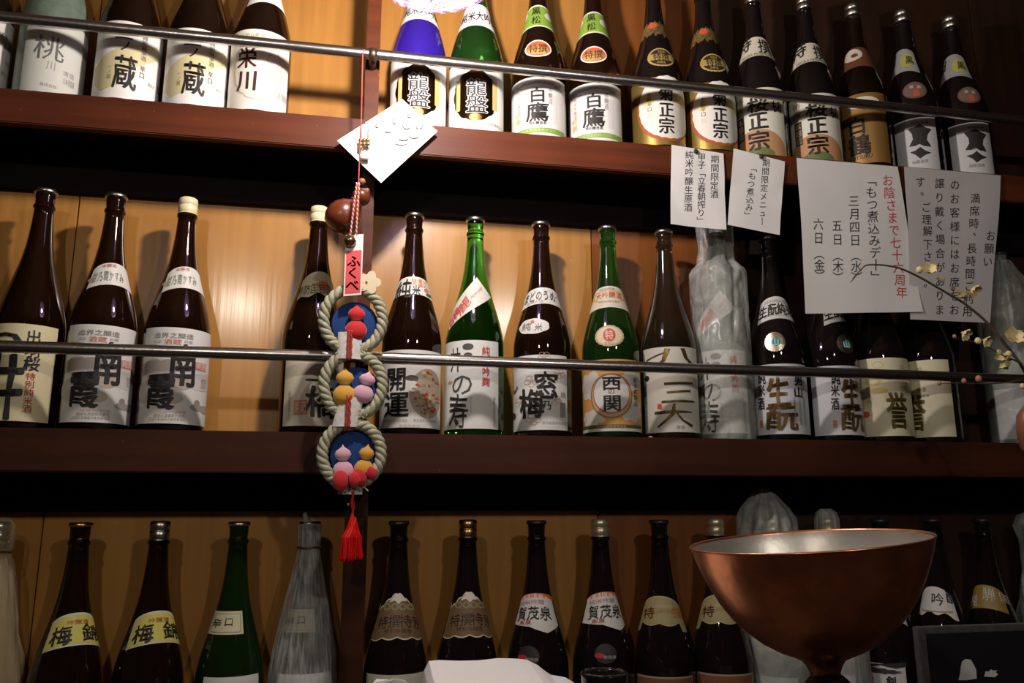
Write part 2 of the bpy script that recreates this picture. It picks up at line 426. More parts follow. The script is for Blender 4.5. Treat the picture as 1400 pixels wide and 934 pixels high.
def twin(src, px, py, label, yaw=0, glass=None, cap=None, X=None, gm=None):
    X0 = X if X is not None else at(px, py, D).x
    c = src.copy(); COL.objects.link(c); c['label'] = label
    c.location = (X0, src.location.y, src.location.z)
    c.rotation_euler.z = atan2(src.location.x, D)-atan2(X0, D)+radians(yaw)
    for ch in list(src.children):
        k = ch.copy(); COL.objects.link(k); k.parent = c
        if k.name.startswith('bottle_body') and glass: k.data = body_mesh(glass)
        if k.name.startswith('bottle_cap') and cap: k.data = cap_mesh(cap)
        for g in ch.children:
            d = g.copy(); COL.objects.link(d); d.parent = k
    return c
WH = (.78, .78, .75); CR = (.78, .73, .58); BK = (.02, .018, .018); RD = (.62, .08, .05); GR = (.35, .34, .33); LG = (.62, .61, .58)
def V(**k): return k
GT, GM_, GB = 'bottles on the upper shelf', 'bottles on the middle shelf', 'bottles on the lowest shelf'
# ---- upper shelf
bottle(-32, 60, 't', G_BLACK, 'silver', [('L', -72, 22, 12, 125, WH), ('T', '純米', 8, 58, 18, 22, V(c=GR)), ('T', '清酒', 12, 92, 16, 8, V(c=GR, bold=0)), ('T', '醸造元酒造', 10, 108, 22, 6, V(c=GR, bold=0))],
       'bottle cut by the left frame edge on the upper shelf, white label edge showing', GT)
bottle(72, 70, 't', G_FROST, 'silver', [('L', 24, 114, 24, 128, (.66, .68, .63), 'round', (.0025, (.60, .62, .57))), ('T', '桃', 68, 66, 44, 36, V(c=(.13, .13, .13), bold=0)), ('T', '川', 70, 90, 14, 14, V(c=(.35, .36, .34), bold=-.01)),
       ('T', '清酒', 93, 103, 16, 8, V(c=GR, bold=0)), ('T', '日本酒造醸', 93, 114, 16, 10, V(c=GR, bold=0)), ('T', '株式会社', 66, 117, 24, 5, V(c=GR, bold=0))],
       'frosted grey green bottle with pale label, second from the left on the upper shelf', GT)
a = bottle(176, 90, 't', G_BROWN, 'silver', [('L', 126, 223, 29, 136, WH),
    ('P', [(130, 118), (131, 95), (142, 78), (160, 66), (190, 62), (214, 66), (219, 78), (214, 84), (188, 92), (170, 100), (160, 116), (140, 124)], (.62, .56, .33), 1),
    ('T', '蔵', 171, 99, 34, 48, V(bold=.035, jit=.03)), ('T', 'ノ', 172, 63, 16, 16, V(bold=.05)), ('T', '一', 170, 52, 26, 14, V(bold=.05)),
    ('T', '特別純米酒', 197, 67, 8, 36, V(vert=True, c=(.2, .18, .15))), ('T', '辛口', 194, 99, 8, 18, V(vert=True, c=(.2, .18, .15))), ('T', '一ノ蔵', 150, 98, 6, 20, V(vert=True, c=(.3, .26, .15), bold=0)),
    ('B', 216, 125, 4, 12, (.3, .3, .3)), ('T', '醸造元', 206, 118, 9, 5, V(c=GR, bold=0))],
    'upper shelf bottle with gold blotched white label, left one of its pair', GT)
twin(a, 270, 95, 'upper shelf bottle with gold blotched white label, right one of its pair')
bottle(356, 100, 't', G_BROWN, 'silver', [('L', 313, 394, 40, 150, (.80, .77, .68)), ('E', 353, 92, 31, 43, (.62, .54, .33), V(scal=18, amp=.05)), ('E', 353, 92, 29.5, 41.5, (.80, .77, .68), V(scal=18, amp=.05, lay=1.6)),
    ('T', '栄', 339, 79, 26, 30, V(c=(.06, .02, .015), bold=.04)), ('T', '川', 339, 110, 28, 30, V(c=(.06, .02, .015), bold=.045)), ('T', '大吟醸酒', 368, 94, 8, 44, V(vert=True, c=GR, bold=0)), ('T', '米沢山酒造', 346, 48, 34, 6, V(c=(.4, .38, .3), bold=0)),
    ('T', '清酒醸造', 385, 134, 14, 12, V(c=GR, bold=0)), ('L', 334, 404, -32, 4, WH, 'fan')],
    'dark bottle with two large brown characters on cream label, beside the upper post', GT)
t7 = bottle(651, 125, 't', G_DGREEN, 'silver', [('L', 614, 688, 82, 182, WH), ('E', 650, 130, 28, 33, (.10, .055, .02), V(scal=13, amp=.07, metal=1, lay=.8)), ('B', 627, 132, 5, 42, (.55, .42, .16), V(lay=1.2)), ('B', 676, 132, 6, 40, (.55, .42, .16), V(lay=1.2)), ('E', 650, 160, 9, 5, (.6, .38, .12), V(metal=1, lay=1.2)),
    ('T', '龍', 651, 119, 28, 24, V(c=(.85, .85, .85), bold=.075, lay=2)), ('T', '龍', 651, 119, 28, 24, V(bold=.02, lay=3)), ('T', '盤', 652, 142, 30, 26, V(c=(.85, .85, .85), bold=.075, lay=2)), ('T', '盤', 652, 142, 30, 26, V(bold=.02, lay=3)),
    ('T', '酒造株式会社', 676, 172, 20, 5, V(c=GR, bold=0)), ('L', 624, 690, 6, 35, WH, 'fan'), ('T', '純米大吟醸', 656, 22, 54, 13, V(bold=.03))],
    'green bottle with gold and black panel label, right of its flare tinted twin', GT)
twin(t7, 572, 118, 'flare tinted violet bottle with gold and black panel label under the glass lamp', 0, G_FLARE)
t8 = bottle(737, 140, 't', G_BROWN, 'silver', [('L', 699, 772, 105, 190, (.76, .78, .70), None, (.0022, (.78, .78, .76))), ('T', '白', 735, 130, 24, 21, V(bold=.05)), ('T', '鷹', 735, 153, 32, 27, V(bold=.035)), ('T', '特別醸造酒', 735, 168, 24, 5, V(bold=.02)),
    ('T', '本醸造', 752, 131, 6, 24, V(vert=True, c=GR)), ('T', '純米吟醸酒', 710, 141, 4, 30, V(vert=True, c=(.75, .3, .25), bold=0)), ('T', '特撰', 709, 164, 7, 18, V(vert=True, c=(.66, .5, .15))), ('B', 758, 150, 8, 40, (.70, .70, .69)),
    ('E', 735, 116, 26, 4, (.42, .42, .42), V(scal=10, amp=.3)), ('E', 735, 117, 23, 2.5, (.78, .78, .76), V(lay=1.5)), ('B', 735, 178, 72, 7, (.22, .38, .06)), ('T', '辰馬本家酒造株式会社', 735, 178, 50, 4.5, V(bold=0, c=(.5, .6, .3))),
    ('L', 709, 771, 7, 36, (.70, .72, .62), 'fan', (.0035, (.23, .40, .05))), ('T', '黒', 733, 15, 13, 11, V(bold=.03)), ('T', '松', 733, 27, 13, 11, V(bold=.03)), ('E', 751, 25, 6, 4, (.7, .73, .6)), ('E', 719, 26, 4, 3, (.7, .73, .6)),
    ('O', 735.6, 66, 19, 11.5, (.80, .74, .68)), ('E', 735.6, 66, 17, 9.6, (.62, .12, .04), V(lay=1)), ('E', 735.6, 68.5, 15, 6, (.52, .32, .10), V(lay=1.5)), ('T', '特撰', 735.6, 66, 26, 12, V(c=(.12, .05, .02), bold=.03))],
    'upper shelf bottle with green neck label and red oval, left one of its pair', GT)
twin(t8, 814, 148, 'upper shelf bottle with green neck label and red oval, right one of its pair')
t10 = bottle(899, 150, 't', G_BLACK, 'silver', [('L', 864, 935, 105, 198, mat('gold_foil_label', (.50, .36, .10), .34, .75)), ('E', 908, 148, 36, 44, (.40, .10, .02), V(scal=26, amp=.03, lay=.8)), ('E', 909, 146, 34.5, 42, (.78, .77, .72), V(scal=26, amp=.03, lay=1.4)), ('E', 886, 137, 9, 9, (.78, .68, .33), V(lay=1.7)), ('E', 926, 137, 9, 9, (.78, .68, .33), V(lay=1.7)),
    ('T', '菊', 910, 127, 21, 23, V(bold=.045)), ('T', '正', 911, 150, 21, 22, V(bold=.045)), ('T', '宗', 911, 172, 22, 23, V(bold=.045)), ('T', '生酛辛口', 888, 140, 7, 27, V(vert=True, c=(.2, .18, .1))), ('B', 889, 159, 11, 11, (.72, .25, .18)), ('T', '本印', 889, 159, 8, 9, V(c=(.8, .6, .5), bold=0)),
    ('L', 868, 920, 30, 47, mat('crumpled_gold_foil', (.55, .40, .16), .3, .8, bump=1, bscale=180, var=.5), 'jag'), ('E', 892, 35, 6, 4, (.6, .1, .04)),
    ('O', 904, 78, 18, 12, (.45, .33, .10), 26), ('E', 904, 78, 16, 10.5, (.03, .02, .015)), ('B', 904, 78, 31, 8, (.40, .29, .08), V(lay=1.6)), ('T', '特撰', 904, 78, 22, 9, V(bold=.02)), ('T', '生酛本', 904, 71, 10, 4, V(c=(.45, .33, .1), bold=0)), ('T', '本醸造', 904, 85, 12, 4, V(c=(.45, .33, .1), bold=0))],
    'upper shelf bottle with gold scalloped label and foil collar, left one of its pair', GT)
twin(t10, 969, 160, 'upper shelf bottle with gold scalloped label and foil collar, right one of its pair', 6)
t12 = bottle(1040, 165, 't', G_BLACK, 'silver', [('L', 1005, 1072, 120, 214, (.72, .72, .62)), ('E', 1040, 206, 33, 30, (.52, .27, .13), V(lay=.8)), ('E', 1038, 214, 22, 13, (.13, .17, .05), V(lay=1.3)),
    ('T', '桜', 1036, 143, 30, 22, V(bold=.05)), ('T', '正', 1037, 165, 28, 26, V(bold=.045)), ('T', '宗', 1038, 192, 30, 28, V(bold=.05)), ('B', 1014, 179, 8, 33, (.05, .03, .02), V(lay=1.6)), ('T', '本醸造', 1014, 179, 7, 30, V(vert=True, c=(.5, .4, .25))), ('T', '特撰', 1012, 147, 9, 22, V(vert=True, c=(.25, .22, .15), bold=0)), ('T', 'もみ', 1061, 146, 12, 18, V(bold=.05)),
    ('L', 1006, 1066, 50, 76, (.66, .64, .52), 'fan'), ('T', '特', 1018, 65, 17, 19, V(bold=.02)), ('T', '撰', 1045, 64, 16, 19, V(bold=.02)), ('T', 'SAKURA MASAMUNE', 1034, 74, 48, 4, V(c=(.25, .22, .15), bold=0))],
    'upper shelf bottle, cream label with salmon and green hills, above the leaning small note', GT)
twin(t12, 1113, 175, 'upper shelf bottle, cream label with salmon and green hills, nearest the large notice', 12)
bottle(1182, 185, 't', G_BROWN, 'silver', [('L', 1149, 1213, 127, 224, mat('orange_gold_label', (.42, .24, .07), .4, .5)), ('E', 1180, 140, 22, 8, (.72, .7, .62)), ('T', '白', 1172, 172, 27, 26, V(bold=.045)), ('T', '鶴', 1176, 198, 32, 30, V(bold=.045)), ('T', 'HAKUTSURU', 1174, 216, 38, 5, V(bold=0)), ('T', '本醸造', 1154, 194, 5, 26, V(vert=True, bold=0)),
    ('L', 1147, 1207, 64, 90, (.16, .055, .025), 'fan', None), ('E', 1165, 76, 13, 8, (.66, .62, .52)), ('E', 1168, 76, 5, 2.5, (.16, .055, .025), V(lay=1.6))],
    'bottle with copper gold label and brown neck band on the upper shelf', GT)
t15 = bottle(1252, 195, 't', G_BLACK, 'silver', [('L', 1225, 1282, 161, 236, (.62, .62, .64)), ('P', [(1241, 177), (1250, 174), (1257, 170), (1264, 174), (1273, 177), (1268, 184), (1267, 191), (1273, 201), (1263, 200), (1257, 197), (1251, 200), (1243, 201), (1248, 191), (1247, 184)], BK, 1.5),
    ('P', [(1244, 209), (1252, 206), (1258, 201), (1265, 206), (1273, 209), (1265, 212), (1258, 217), (1252, 212)], BK, 1.5), ('T', '剣菱酒造', 1258, 221, 22, 5, V(bold=0, c=GR)), ('T', '丹醸本場', 1257, 168, 24, 4, V(bold=0)),
    ('L', 1214, 1262, 66, 97, (.36, .37, .36), 'fan'), ('E', 1240, 82, 10, 9, (.5, .47, .10)), ('T', '超', 1222, 90, 15, 14, V(bold=.04)), ('T', '黒', 1243, 82, 11, 12, V(bold=.03)),
    ('O', 1251, 123, 17.5, 11.5, (.16, .09, .07)), ('E', 1251, 123, 16, 10, (.22, .13, .10)), ('B', 1253, 127, 8, 8, (.6, .12, .04), V(lay=1.6)), ('B', 1246, 119, 5, 4, (.45, .42, .4), V(lay=1.6)), ('B', 1256, 119, 5, 4, (.45, .42, .4), V(lay=1.6))],
    'upper shelf bottle with black diamond emblem on white label, left one of its pair', GT)
twin(t15, 1320, 205, 'upper shelf bottle with black diamond emblem on white label, rightmost bottle there', 14)
# ---- middle shelf
bottle(64, 258, 'm', G_BROWN, 'crown', [('L', -32, 73, 442, 580, (.74, .68, .42)), ('T', '出', 46, 462, 22, 22, V(bold=.03, jit=.03)), ('T', '羽', 45, 480, 22, 20, V(bold=.03)), ('T', '桜', 43, 498, 23, 20, V(bold=.03, jit=.03)),
    ('T', '特別純米酒', 39, 537, 14, 56, V(vert=True, c=RD, bold=.01, jit=.03)), ('T', 'つ', 8, 466, 56, 40, V(bold=.06)), ('T', '井', 8, 528, 52, 96, V(bold=.05, jit=.03))],
    'bottle with yellow cream label and brush characters, leftmost on the middle shelf', GM_)
m2 = bottle(160, 264, 'm', G_BROWN, 'crown', [('L', 89, 187, 444, 580, (.74, .74, .72)), ('E', 104, 473, 14, 6, (.42, .38, .28)), ('E', 106, 500, 13, 14, (.50, .46, .42)), ('E', 128, 498, 16, 10, (.48, .45, .42)), ('E', 97, 533, 12, 16, (.56, .52, .48)), ('E', 133, 542, 14, 8, (.50, .45, .36)), ('E', 146, 522, 14, 9, (.48, .42, .34)),
    ('E', 165, 520, 20, 12, (.63, .61, .58), V(lay=.8)), ('E', 165, 556, 9, 5, (.36, .33, .30)), ('E', 178, 560, 8, 6, (.40, .37, .33)), ('E', 166, 550, 4, 5, (.30, .27, .25)), ('T', '造界之醸造', 136, 455, 56, 8, V(c=GR)), ('T', '酒蔵', 134, 464, 26, 8, V(c=(.75, .3, .2))), ('T', '純米', 113, 463, 12, 5, V(c=GR, bold=0)), ('T', '吟醸', 156, 465, 12, 5, V(c=GR, bold=0)),
    ('T', '南', 147, 497, 42, 62, V(bold=.06, jit=.03)), ('T', '霞', 116, 532, 44, 54, V(bold=.055, jit=.045)), ('B', 172, 499, 16, 11, (.70, .26, .18)), ('T', '美酒', 172, 499, 14, 10, V(c=(.8, .7, .66), bold=0)), ('T', '白日', 175, 523, 8, 14, V(vert=True, c=GR, bold=0)),
    ('T', '醸造元酒造株式会社', 127, 566, 44, 5, V(c=GR, bold=0)), ('T', '清酒日本酒造元東京都港区', 124, 571, 52, 4, V(c=GR, bold=0)), ('T', '純米吟醸酒', 130, 561, 42, 4, V(c=(.75, .5, .45), bold=0)),
    ('L', 116, 186, 359, 389, (.72, .72, .68), 'fan'), ('T', '甘乃寝かすみ', 149, 377, 44, 15, V(c=(.22, .24, .20), bold=0, jit=.05)), ('T', '本醸造', 150, 363, 20, 5, V(c=(.75, .3, .2), bold=.01)), ('E', 181, 388, 4, 5, (.35, .38, .30)), ('E', 125, 383, 5, 3, (.45, .42, .33))],
    'middle shelf bottle with inky landscape label, silver topped one of its pair', GM_)
twin(m2, 258, 274, 'middle shelf bottle with inky landscape label, cream capped one of its pair', 0, None, 'cream')
bottle(437, 287, 'm', G_BROWN, 'cream', [('L', 389, 468, 484, 586, (.70, .65, .50)), ('T', '一', 434, 520, 34, 22, V(bold=.06)), ('T', '橋', 438, 550, 42, 44, V(bold=.04, jit=.03)), ('B', 411, 557, 18, 20, (.66, .20, .14)), ('T', '銘酒', 411, 557, 16, 18, V(c=(.72, .6, .5))), ('T', '醸造元清酒山口', 396, 555, 4, 40, V(vert=True, c=GR, bold=0)),
    ('L', 405, 466, 371, 402, (.72, .66, .45), 'wave'), ('T', '周防国岩国', 430, 394, 52, 15, V(c=(.10, .07, .05), bold=0, jit=.03)), ('E', 443, 391, 8, 7, (.70, .28, .16))],
    'cream capped bottle partly hidden behind the straw ring ornament', GM_)
m5s = [('L', 519, 602, 478, 588, (.78, .76, .73)), ('T', 'UTAKE  KAIUN', 562, 489, 60, 6, V(c=(.45, .22, .10), bold=0, jit=0)), ('T', '開', 543, 518, 28, 34, V(bold=.04)), ('T', '運', 543, 553, 34, 38, V(bold=.03)),
    ('T', '静岡県掛川市土井酒造', 541, 575, 32, 4, V(c=GR, bold=0)), ('T', '株式会社土井酒造場', 580, 575, 30, 4, V(c=GR, bold=0)), ('T', '製造年月日', 560, 582, 28, 3, V(c=GR, bold=0))]
rr = random.Random(3)
m5s += [('E', 580, 538, 21, 34, (.42, .33, .24), V(lay=.7)), ('E', 563, 526, 7, 9, (.72, .68, .62), V(lay=1)), ('E', 563, 517, 9, 4, (.08, .06, .05), V(lay=1.3))]
for i in range(60):
    aa = rr.uniform(0, 6.28); q = sqrt(rr.random()); m5s.append(('E', 582+17*q*cos(aa), 538+31*q*sin(aa), rr.uniform(1, 3), rr.uniform(1, 2.5), rr.choice([(.55, .08, .04), (.6, .4, .12), (.2, .26, .18), (.65, .55, .4), (.45, .05, .03), (.3, .28, .26), (.12, .1, .08)]), V(lay=1.6)))
m5s += [('L', 532, 593, 378, 402, (.78, .77, .73), 'fan'), ('T', '純', 551, 396, 21, 26, V(bold=.03, jit=.04)), ('T', '米', 569, 397, 12, 15, V(bold=.02, jit=.04)), ('T', '開運印', 574, 387, 22, 11, V(c=(.75, .33, .15), bold=0, jit=.04)), ('E', 583, 398, 3, 3, (.65, .2, .15)), ('E', 587, 405, 5, 2.2, (.05, .17, .04))]
bottle(567, 294, 'm', G_BROWN, 'crown', m5s, 'brown bottle with multicoloured picture label, just right of the hanging straw rings', GM_)
m6 = bottle(650, 293, 'm', G_GREEN, 'crown', [('L', 608, 681, 465, 591, (.76, .77, .75)), ('E', 640, 474, 7.5, 4.5, (.07, .07, .07)), ('E', 640, 486, 6, 4, (.07, .07, .07)), ('T', '井', 624, 492, 16, 34, V(c=(.05, .05, .05), bold=.01, jit=.04)), ('T', 'の', 633, 525, 32, 34, V(c=(.07, .07, .07), bold=-.005)), ('T', '寿', 628, 563, 28, 50, V(c=(.05, .05, .05), bold=.01, jit=.05)),
    ('T', '純', 664, 480, 11, 13, V(c=RD)), ('T', '米', 664, 494, 11, 12, V(c=RD)), ('T', '吟', 664, 508, 11, 12, V(c=RD)), ('T', '麹', 664, 522, 11, 13, V(c=RD)), ('T', 'みいのことぶき', 644, 553, 3, 22, V(vert=True, c=GR, bold=0)), ('T', '福岡県三井郡清酒酒造場', 675, 563, 3.5, 42, V(vert=True, c=GR, bold=0)), ('E', 616, 523, 3, 2, (.7, .3, .2)),
    ('Q', (609, 430), (652, 379), (671, 407), (614, 452), (.72, .72, .66)), ('T', '醸', 621, 434, 15, 16, V(c=RD, bold=-.01, rot=.9)), ('T', '麗', 634, 418, 18, 18, V(c=RD, bold=-.005, rot=.85)), ('T', '純米吟醸', 652, 400, 18, 5, V(c=(.6, .3, .25), bold=0, rot=.55))],
    'bright green bottle with white label and a slanted paper strip on its shoulder', GM_)
m7s = [('L', 701, 775, 485, 590, (.76, .76, .74))]
for cx, cy, s in ((727, 521, 9), (744, 488, 8), (764, 511, 7), (758, 547, 8), (713, 551, 8), (730, 573, 9), (707, 500, 6)):
    for k in range(5):
        m7s.append(('E', cx+s*.62*cos(k*1.257+.3), cy+s*.5*sin(k*1.257+.3), s*.52, s*.42, (.55, .35, .30), V(ring=.86, lay=1)))
m7s += [('T', '窓', 746, 527, 34, 40, V(bold=.04, jit=.03)), ('T', '梅', 728, 552, 34, 42, V(bold=.045, jit=.03)), ('T', '乃', 748, 554, 13, 14, V(bold=.04)), ('T', 'し', 704, 525, 12, 30, V(c=(.16, .22, .20), bold=.04)), ('B', 769, 561, 7, 20, (.3, .3, .3)), ('T', '窓乃梅酒造株式会社', 758, 578, 34, 4, V(c=GR, bold=0)), ('T', '純', 769, 540, 7, 9, V(c=GR)), ('E', 702, 571, 4, 5, (.1, .03, .03)),
    ('L', 714, 772, 393, 415, (.74, .74, .71), 'fan'), ('T', 'まどのうめ', 737, 404, 46, 15, V(c=(.06, .06, .06), bold=.01, jit=.04)), ('T', '佐賀の酒', 731, 413, 22, 4, V(c=GR, bold=0)), ('E', 764, 414, 7, 6, (.6, .45, .4), V(ring=.88)),
    ('O', 728, 446, 21, 10, (.74, .74, .71), 7), ('T', '純', 720, 447, 12, 11, V(c=GR)), ('T', '米', 736, 447, 11, 11, V(c=GR)), ('E', 728, 440, 2.4, 2, (.65, .15, .08), V(lay=2))]
bottle(739.5, 306, 'm', G_BROWN, 'crown', m7s, 'brown bottle with plum outline label and white cloud shaped sticker', GM_)
bottle(830, 309, 'm', G_DGREEN, 'crown', [('L', 796, 876, 491, 593, (.66, .34, .09)), ('E', 812, 528, 14, 16, (.66, .64, .58), V(scal=7, amp=.3, lay=.6)), ('E', 862, 560, 12, 14, (.66, .64, .58), V(scal=7, amp=.3, lay=.6)), ('E', 812, 572, 12, 9, (.66, .64, .58), V(scal=7, amp=.3, lay=.6)), ('E', 862, 520, 12, 12, (.66, .64, .58), V(scal=5, amp=.3, lay=.6)),
    ('E', 836, 541, 28, 31, (.30, .16, .06), V(lay=1)), ('E', 836, 541, 26.5, 29, (.55, .40, .18), V(lay=1.2)), ('E', 836, 539, 24.5, 27, (.55, .12, .06), V(lay=1.4)), ('E', 836, 538, 23.5, 25.5, (.74, .74, .72), V(lay=1.8)),
    ('T', '西', 836, 524, 27, 20, V(bold=.05)), ('T', 'の', 836, 535, 10, 10, V(bold=.02)), ('T', '関', 837, 551, 26, 24, V(bold=.05)), ('T', '純米本醸造', 868, 536, 5, 40, V(vert=True, bold=0)), ('B', 836, 583, 79, 5, (.10, .10, .03), V(lay=2)), ('B', 836, 588, 79, 5, (.66, .70, .62), V(lay=2)), ('T', '大分県国東萱島酒造', 836, 583, 40, 4, V(c=(.5, .45, .3), bold=0, lay=3)),
    ('L', 802, 866, 391, 420, (.70, .72, .64), 'fan', (.003, (.70, .64, .50))), ('E', 832, 405, 28, 8, (.70, .36, .12), V(ring=.85, lay=1)), ('T', '大吟醸酒', 832, 403, 38, 9, V(c=(.65, .16, .06), bold=.02)), ('T', '純米吟醸', 830, 395, 20, 3.5, V(c=GR, bold=0)), ('T', 'NISHI NO SEKI', 832, 412, 28, 3, V(c=GR, bold=0)),
    ('O', 833, 459, 20, 14, (.55, .42, .25), 30), ('E', 833, 459, 18, 12.5, (.76, .66, .46), V(lay=1)), ('E', 833, 458, 8.5, 9, (.62, .07, .04), V(lay=1.6)), ('T', '特', 833, 458, 12, 14, V(c=(.8, .7, .55), bold=.03)), ('T', '昔造り', 833, 469, 14, 3, V(c=GR, bold=0))],
    'dark green bottle with orange label, white disc and cream oval sticker', GM_)
GDK = (.17, .10, .03)
bottle(907, 315, 'm', G_SMOKE, 'crown', [('L', 881, 954, 474, 597, (.68, .66, .58)), ('T', '八', 920, 490, 64, 36, V(c=GDK, bold=.0, jit=.03, metal=.6)), ('T', '三', 926, 535, 50, 36, V(c=GDK, bold=-.01, jit=.05, metal=.6)), ('T', '大', 921, 567, 54, 36, V(c=GDK, bold=-.005, jit=.05, metal=.6)), ('T', '一', 896, 488, 26, 18, V(c=GDK, rot=.3)),
    ('B', 902, 556, 6, 7, RD), ('E', 885, 518, 3, 4, BK), ('T', '純米大吟醸原酒', 884, 538, 3.5, 30, V(vert=True, c=GR, bold=0)), ('T', '清酒', 930, 584, 12, 5, V(c=GR, bold=0))],
    'smoky grey bottle with thin gold brush strokes on a cream label', GM_)
w_bag = twin(m6, 0, 0, 'green bottle inside a crumpled clear plastic bag on the middle shelf', 0, G_FROST, X=.6835)
SV = (.6, .58, .5)
m11 = bottle(1043, 327, 'm', G_BLACK, 'crown_dark', spec=[('L', 1030, 1103, 497, 595, (.66, .68, .72), None, None, 104), ('T', '生', 1057, 536, 32, 44, V(c=(.22, .13, .05), bold=.07, jit=.04, metal=.5)), ('T', '酛', 1062, 571, 44, 36, V(c=(.22, .13, .05), bold=.045, jit=.04, metal=.5)), ('T', '男', 1084, 519, 12, 17, V(bold=.04)), ('T', '山', 1084, 536, 13, 16, V(bold=.05)),
    ('T', '純', 1035.5, 517, 10, 18, V(bold=.04)), ('T', '米', 1035, 534, 9.5, 17, V(bold=.04)), ('T', '酒', 1035, 552, 9, 18, V(bold=.04)), ('T', '北海道旭川男山株式会社', 1080, 562, 3.5, 38, V(vert=True, c=GR, bold=0)), ('T', '大雪山伏流水仕込清酒造', 1087, 562, 3.5, 38, V(vert=True, c=GR, bold=0)), ('T', '限定醸造品昔造之酒純米', 1093, 562, 3, 38, V(vert=True, c=GR, bold=0)), ('B', 1035, 580, 4, 10, (.66, .2, .14)),
    ('L', 1029, 1089, 405, 435, (.64, .65, .66), 'fan', (.0016, (.70, .70, .68))), ('T', '生酛純米', 1056, 422, 50, 17, V(bold=.045, jit=.02)), ('T', '特別純米酒', 1054, 411, 30, 5, V(c=GR, bold=0)), ('T', 'KIMOTO JUNMAI', 1056, 431, 34, 3, V(c=GR, bold=0)),
    ('O', 1053, 467, 14, 13, (.62, .55, .42), 24, 1), ('E', 1053, 467, 11, 10, (.7, .68, .6), V(metal=1, lay=1)), ('E', 1055, 467, 6, 6, (.02, .32, .27), V(lay=1.5)), ('T', '山', 1053, 467, 12, 12, V(c=(.8, .85, .8), bold=0))],
    label='black bottle with white crescent neck label and silver medal, clear of the notices', group=GM_)
m11.location.x = .794
twin(m11, 1142, 596, 'black bottle with gold brush label, its neck hidden by the large notice', 40)
m13 = bottle(1210, 596, 'm', G_BLACK, 'crown_dark', [('L', 1176, 1246, 489, 597, (.72, .67, .48), None, None, 88), ('T', '誉', 1226, 561, 28, 54, V(c=(.16, .12, .03), bold=.06, jit=.02, metal=.4)), ('E', 1185, 567, 4.5, 4.5, (.6, .08, .05)), ('E', 1194, 522, 12, 5, (.62, .52, .16), V(ring=.5)), ('E', 1202, 534, 12, 4, (.62, .52, .16)), ('E', 1187, 546, 6, 5, (.55, .48, .28)), ('T', '大吟醸', 1234, 530, 9, 7, V(c=(.3, .27, .15), bold=0)), ('E', 1200, 499, 8, 5, (.66, .56, .22), V(ring=.8)), ('T', '純米大吟醸原酒', 1228, 538, 26, 4, V(c=GR, bold=0)), ('T', '吟', 1232, 503, 6, 10, V(c=(.4, .37, .25), bold=0))],
    'black bottle with cream label and red dot, below the large notice', GM_)
twin(m13, 1277, 596, 'black bottle with cream label, far right of the unwrapped middle row', -63)
w_edge = bottle(1397, 598, 'm', G_FROST, 'crown_dark', [('L', 1362, 1434, 530, 600, (.66, .67, .68))], 'plastic wrapped bottle at the right edge of the middle shelf', GM_)
# ---- lowest shelf
YL = (.68, .62, .14)
b1 = bottle(102.5, 800, 'b', G_BROWN, 'crown_gold', [('L', 55, 145, 838, 883, (.66, .66, .56), 'fan', (.003, YL)), ('T', '梅', 84, 869, 30, 28, V(bold=.045, jit=.04)), ('T', '錦', 125, 865, 21, 25, V(bold=.045, jit=.04)), ('T', '吟醸酒', 107, 850, 30, 7, V(c=(.62, .2, .04)))],
    'lowest shelf bottle with yellow neck label, dark topped left one of its pair', GB)
twin(b1, 212.5, 800, 'lowest shelf bottle with yellow neck label, silver capped right one of its pair', 0, None, 'silver')
b3 = bottle(322, 800, 'b', mat('deep_green_glass', (.012, .045, .008), .04, 0, .6), 'crown', [('L', 286, 332, 836, 868, (.66, .62, .40)), ('B', 308, 852, 40, 26, (.2, .18, .1), V(lay=.6)), ('B', 308, 852, 38.5, 24.5, (.66, .62, .40), V(lay=1.2)), ('T', '辛', 297, 852, 13, 13, V(jit=.04)), ('T', '口', 313, 850, 13, 13, V(jit=.04)), ('L', 276, 352, 926, 980, WH)],
    'dark green bottle with small cream rectangular label in the bottom row', GB)
w_cloth = twin(b3, 420, 800, 'bottle wrapped in white nonwoven cloth tied at the neck', 0)
b5s = [('L', 502, 581, 812, 872, (.66, .58, .40), 'peak', (.0022, (.17, .10, .05))), ('P', [(532, 824), (541, 812), (549, 812), (556, 822), (549, 822), (545, 826), (540, 821)], (.7, .66, .55), 1.4)]
for k in range(6): b5s.append(('E', 519+k*10.5, 829.5, 5, 5, (.26, .24, .11), V(ring=.55, lay=1.6)))
b5s += [('T', '特撰', 531, 850, 30, 19, V(bold=0)), ('T', '特別', 563, 850, 30, 19, V(bold=0)), ('T', '特別本醸造', 544, 862, 38, 7, V(c=(.07, .04, .02), bold=0)), ('L', 500, 586, 923, 990, (.6, .58, .45))]
b5 = bottle(543.5, 800, 'b', G_BLACK, 'crown_dark', b5s, 'lowest shelf bottle with brown mountain shaped label, dark topped left one', GB)
twin(b5, 639, 800, 'lowest shelf bottle with brown mountain shaped label, gold capped right one', 4, None, 'gold')
b7 = bottle(734, 800, 'b', G_BLACK, 'crown_dark', [('L', 697, 768, 812, 857, (.70, .69, .64), 'point'), ('L', 700, 764, 811, 817, (.72, .13, .03), 'fan'), ('T', '純米吟醸', 726, 823, 34, 7, V(c=(.45, .3, .25), bold=0)), ('T', '賀茂泉', 729, 838, 50, 20, V(bold=.01, jit=.05)), ('T', '朱泉', 718, 851, 16, 7, V(c=RD)),
    ('O', 722, 897, 15, 14, (.02, .02, .02)), ('E', 714, 899, 6, 4, (.5, .02, .04), V(lay=1.5)), ('T', '賀茂泉', 727, 902, 18, 5, V(c=(.5, .5, .5), bold=0))],
    'bottle with orange edged white label, dark topped, behind the folded white cloth', GB)
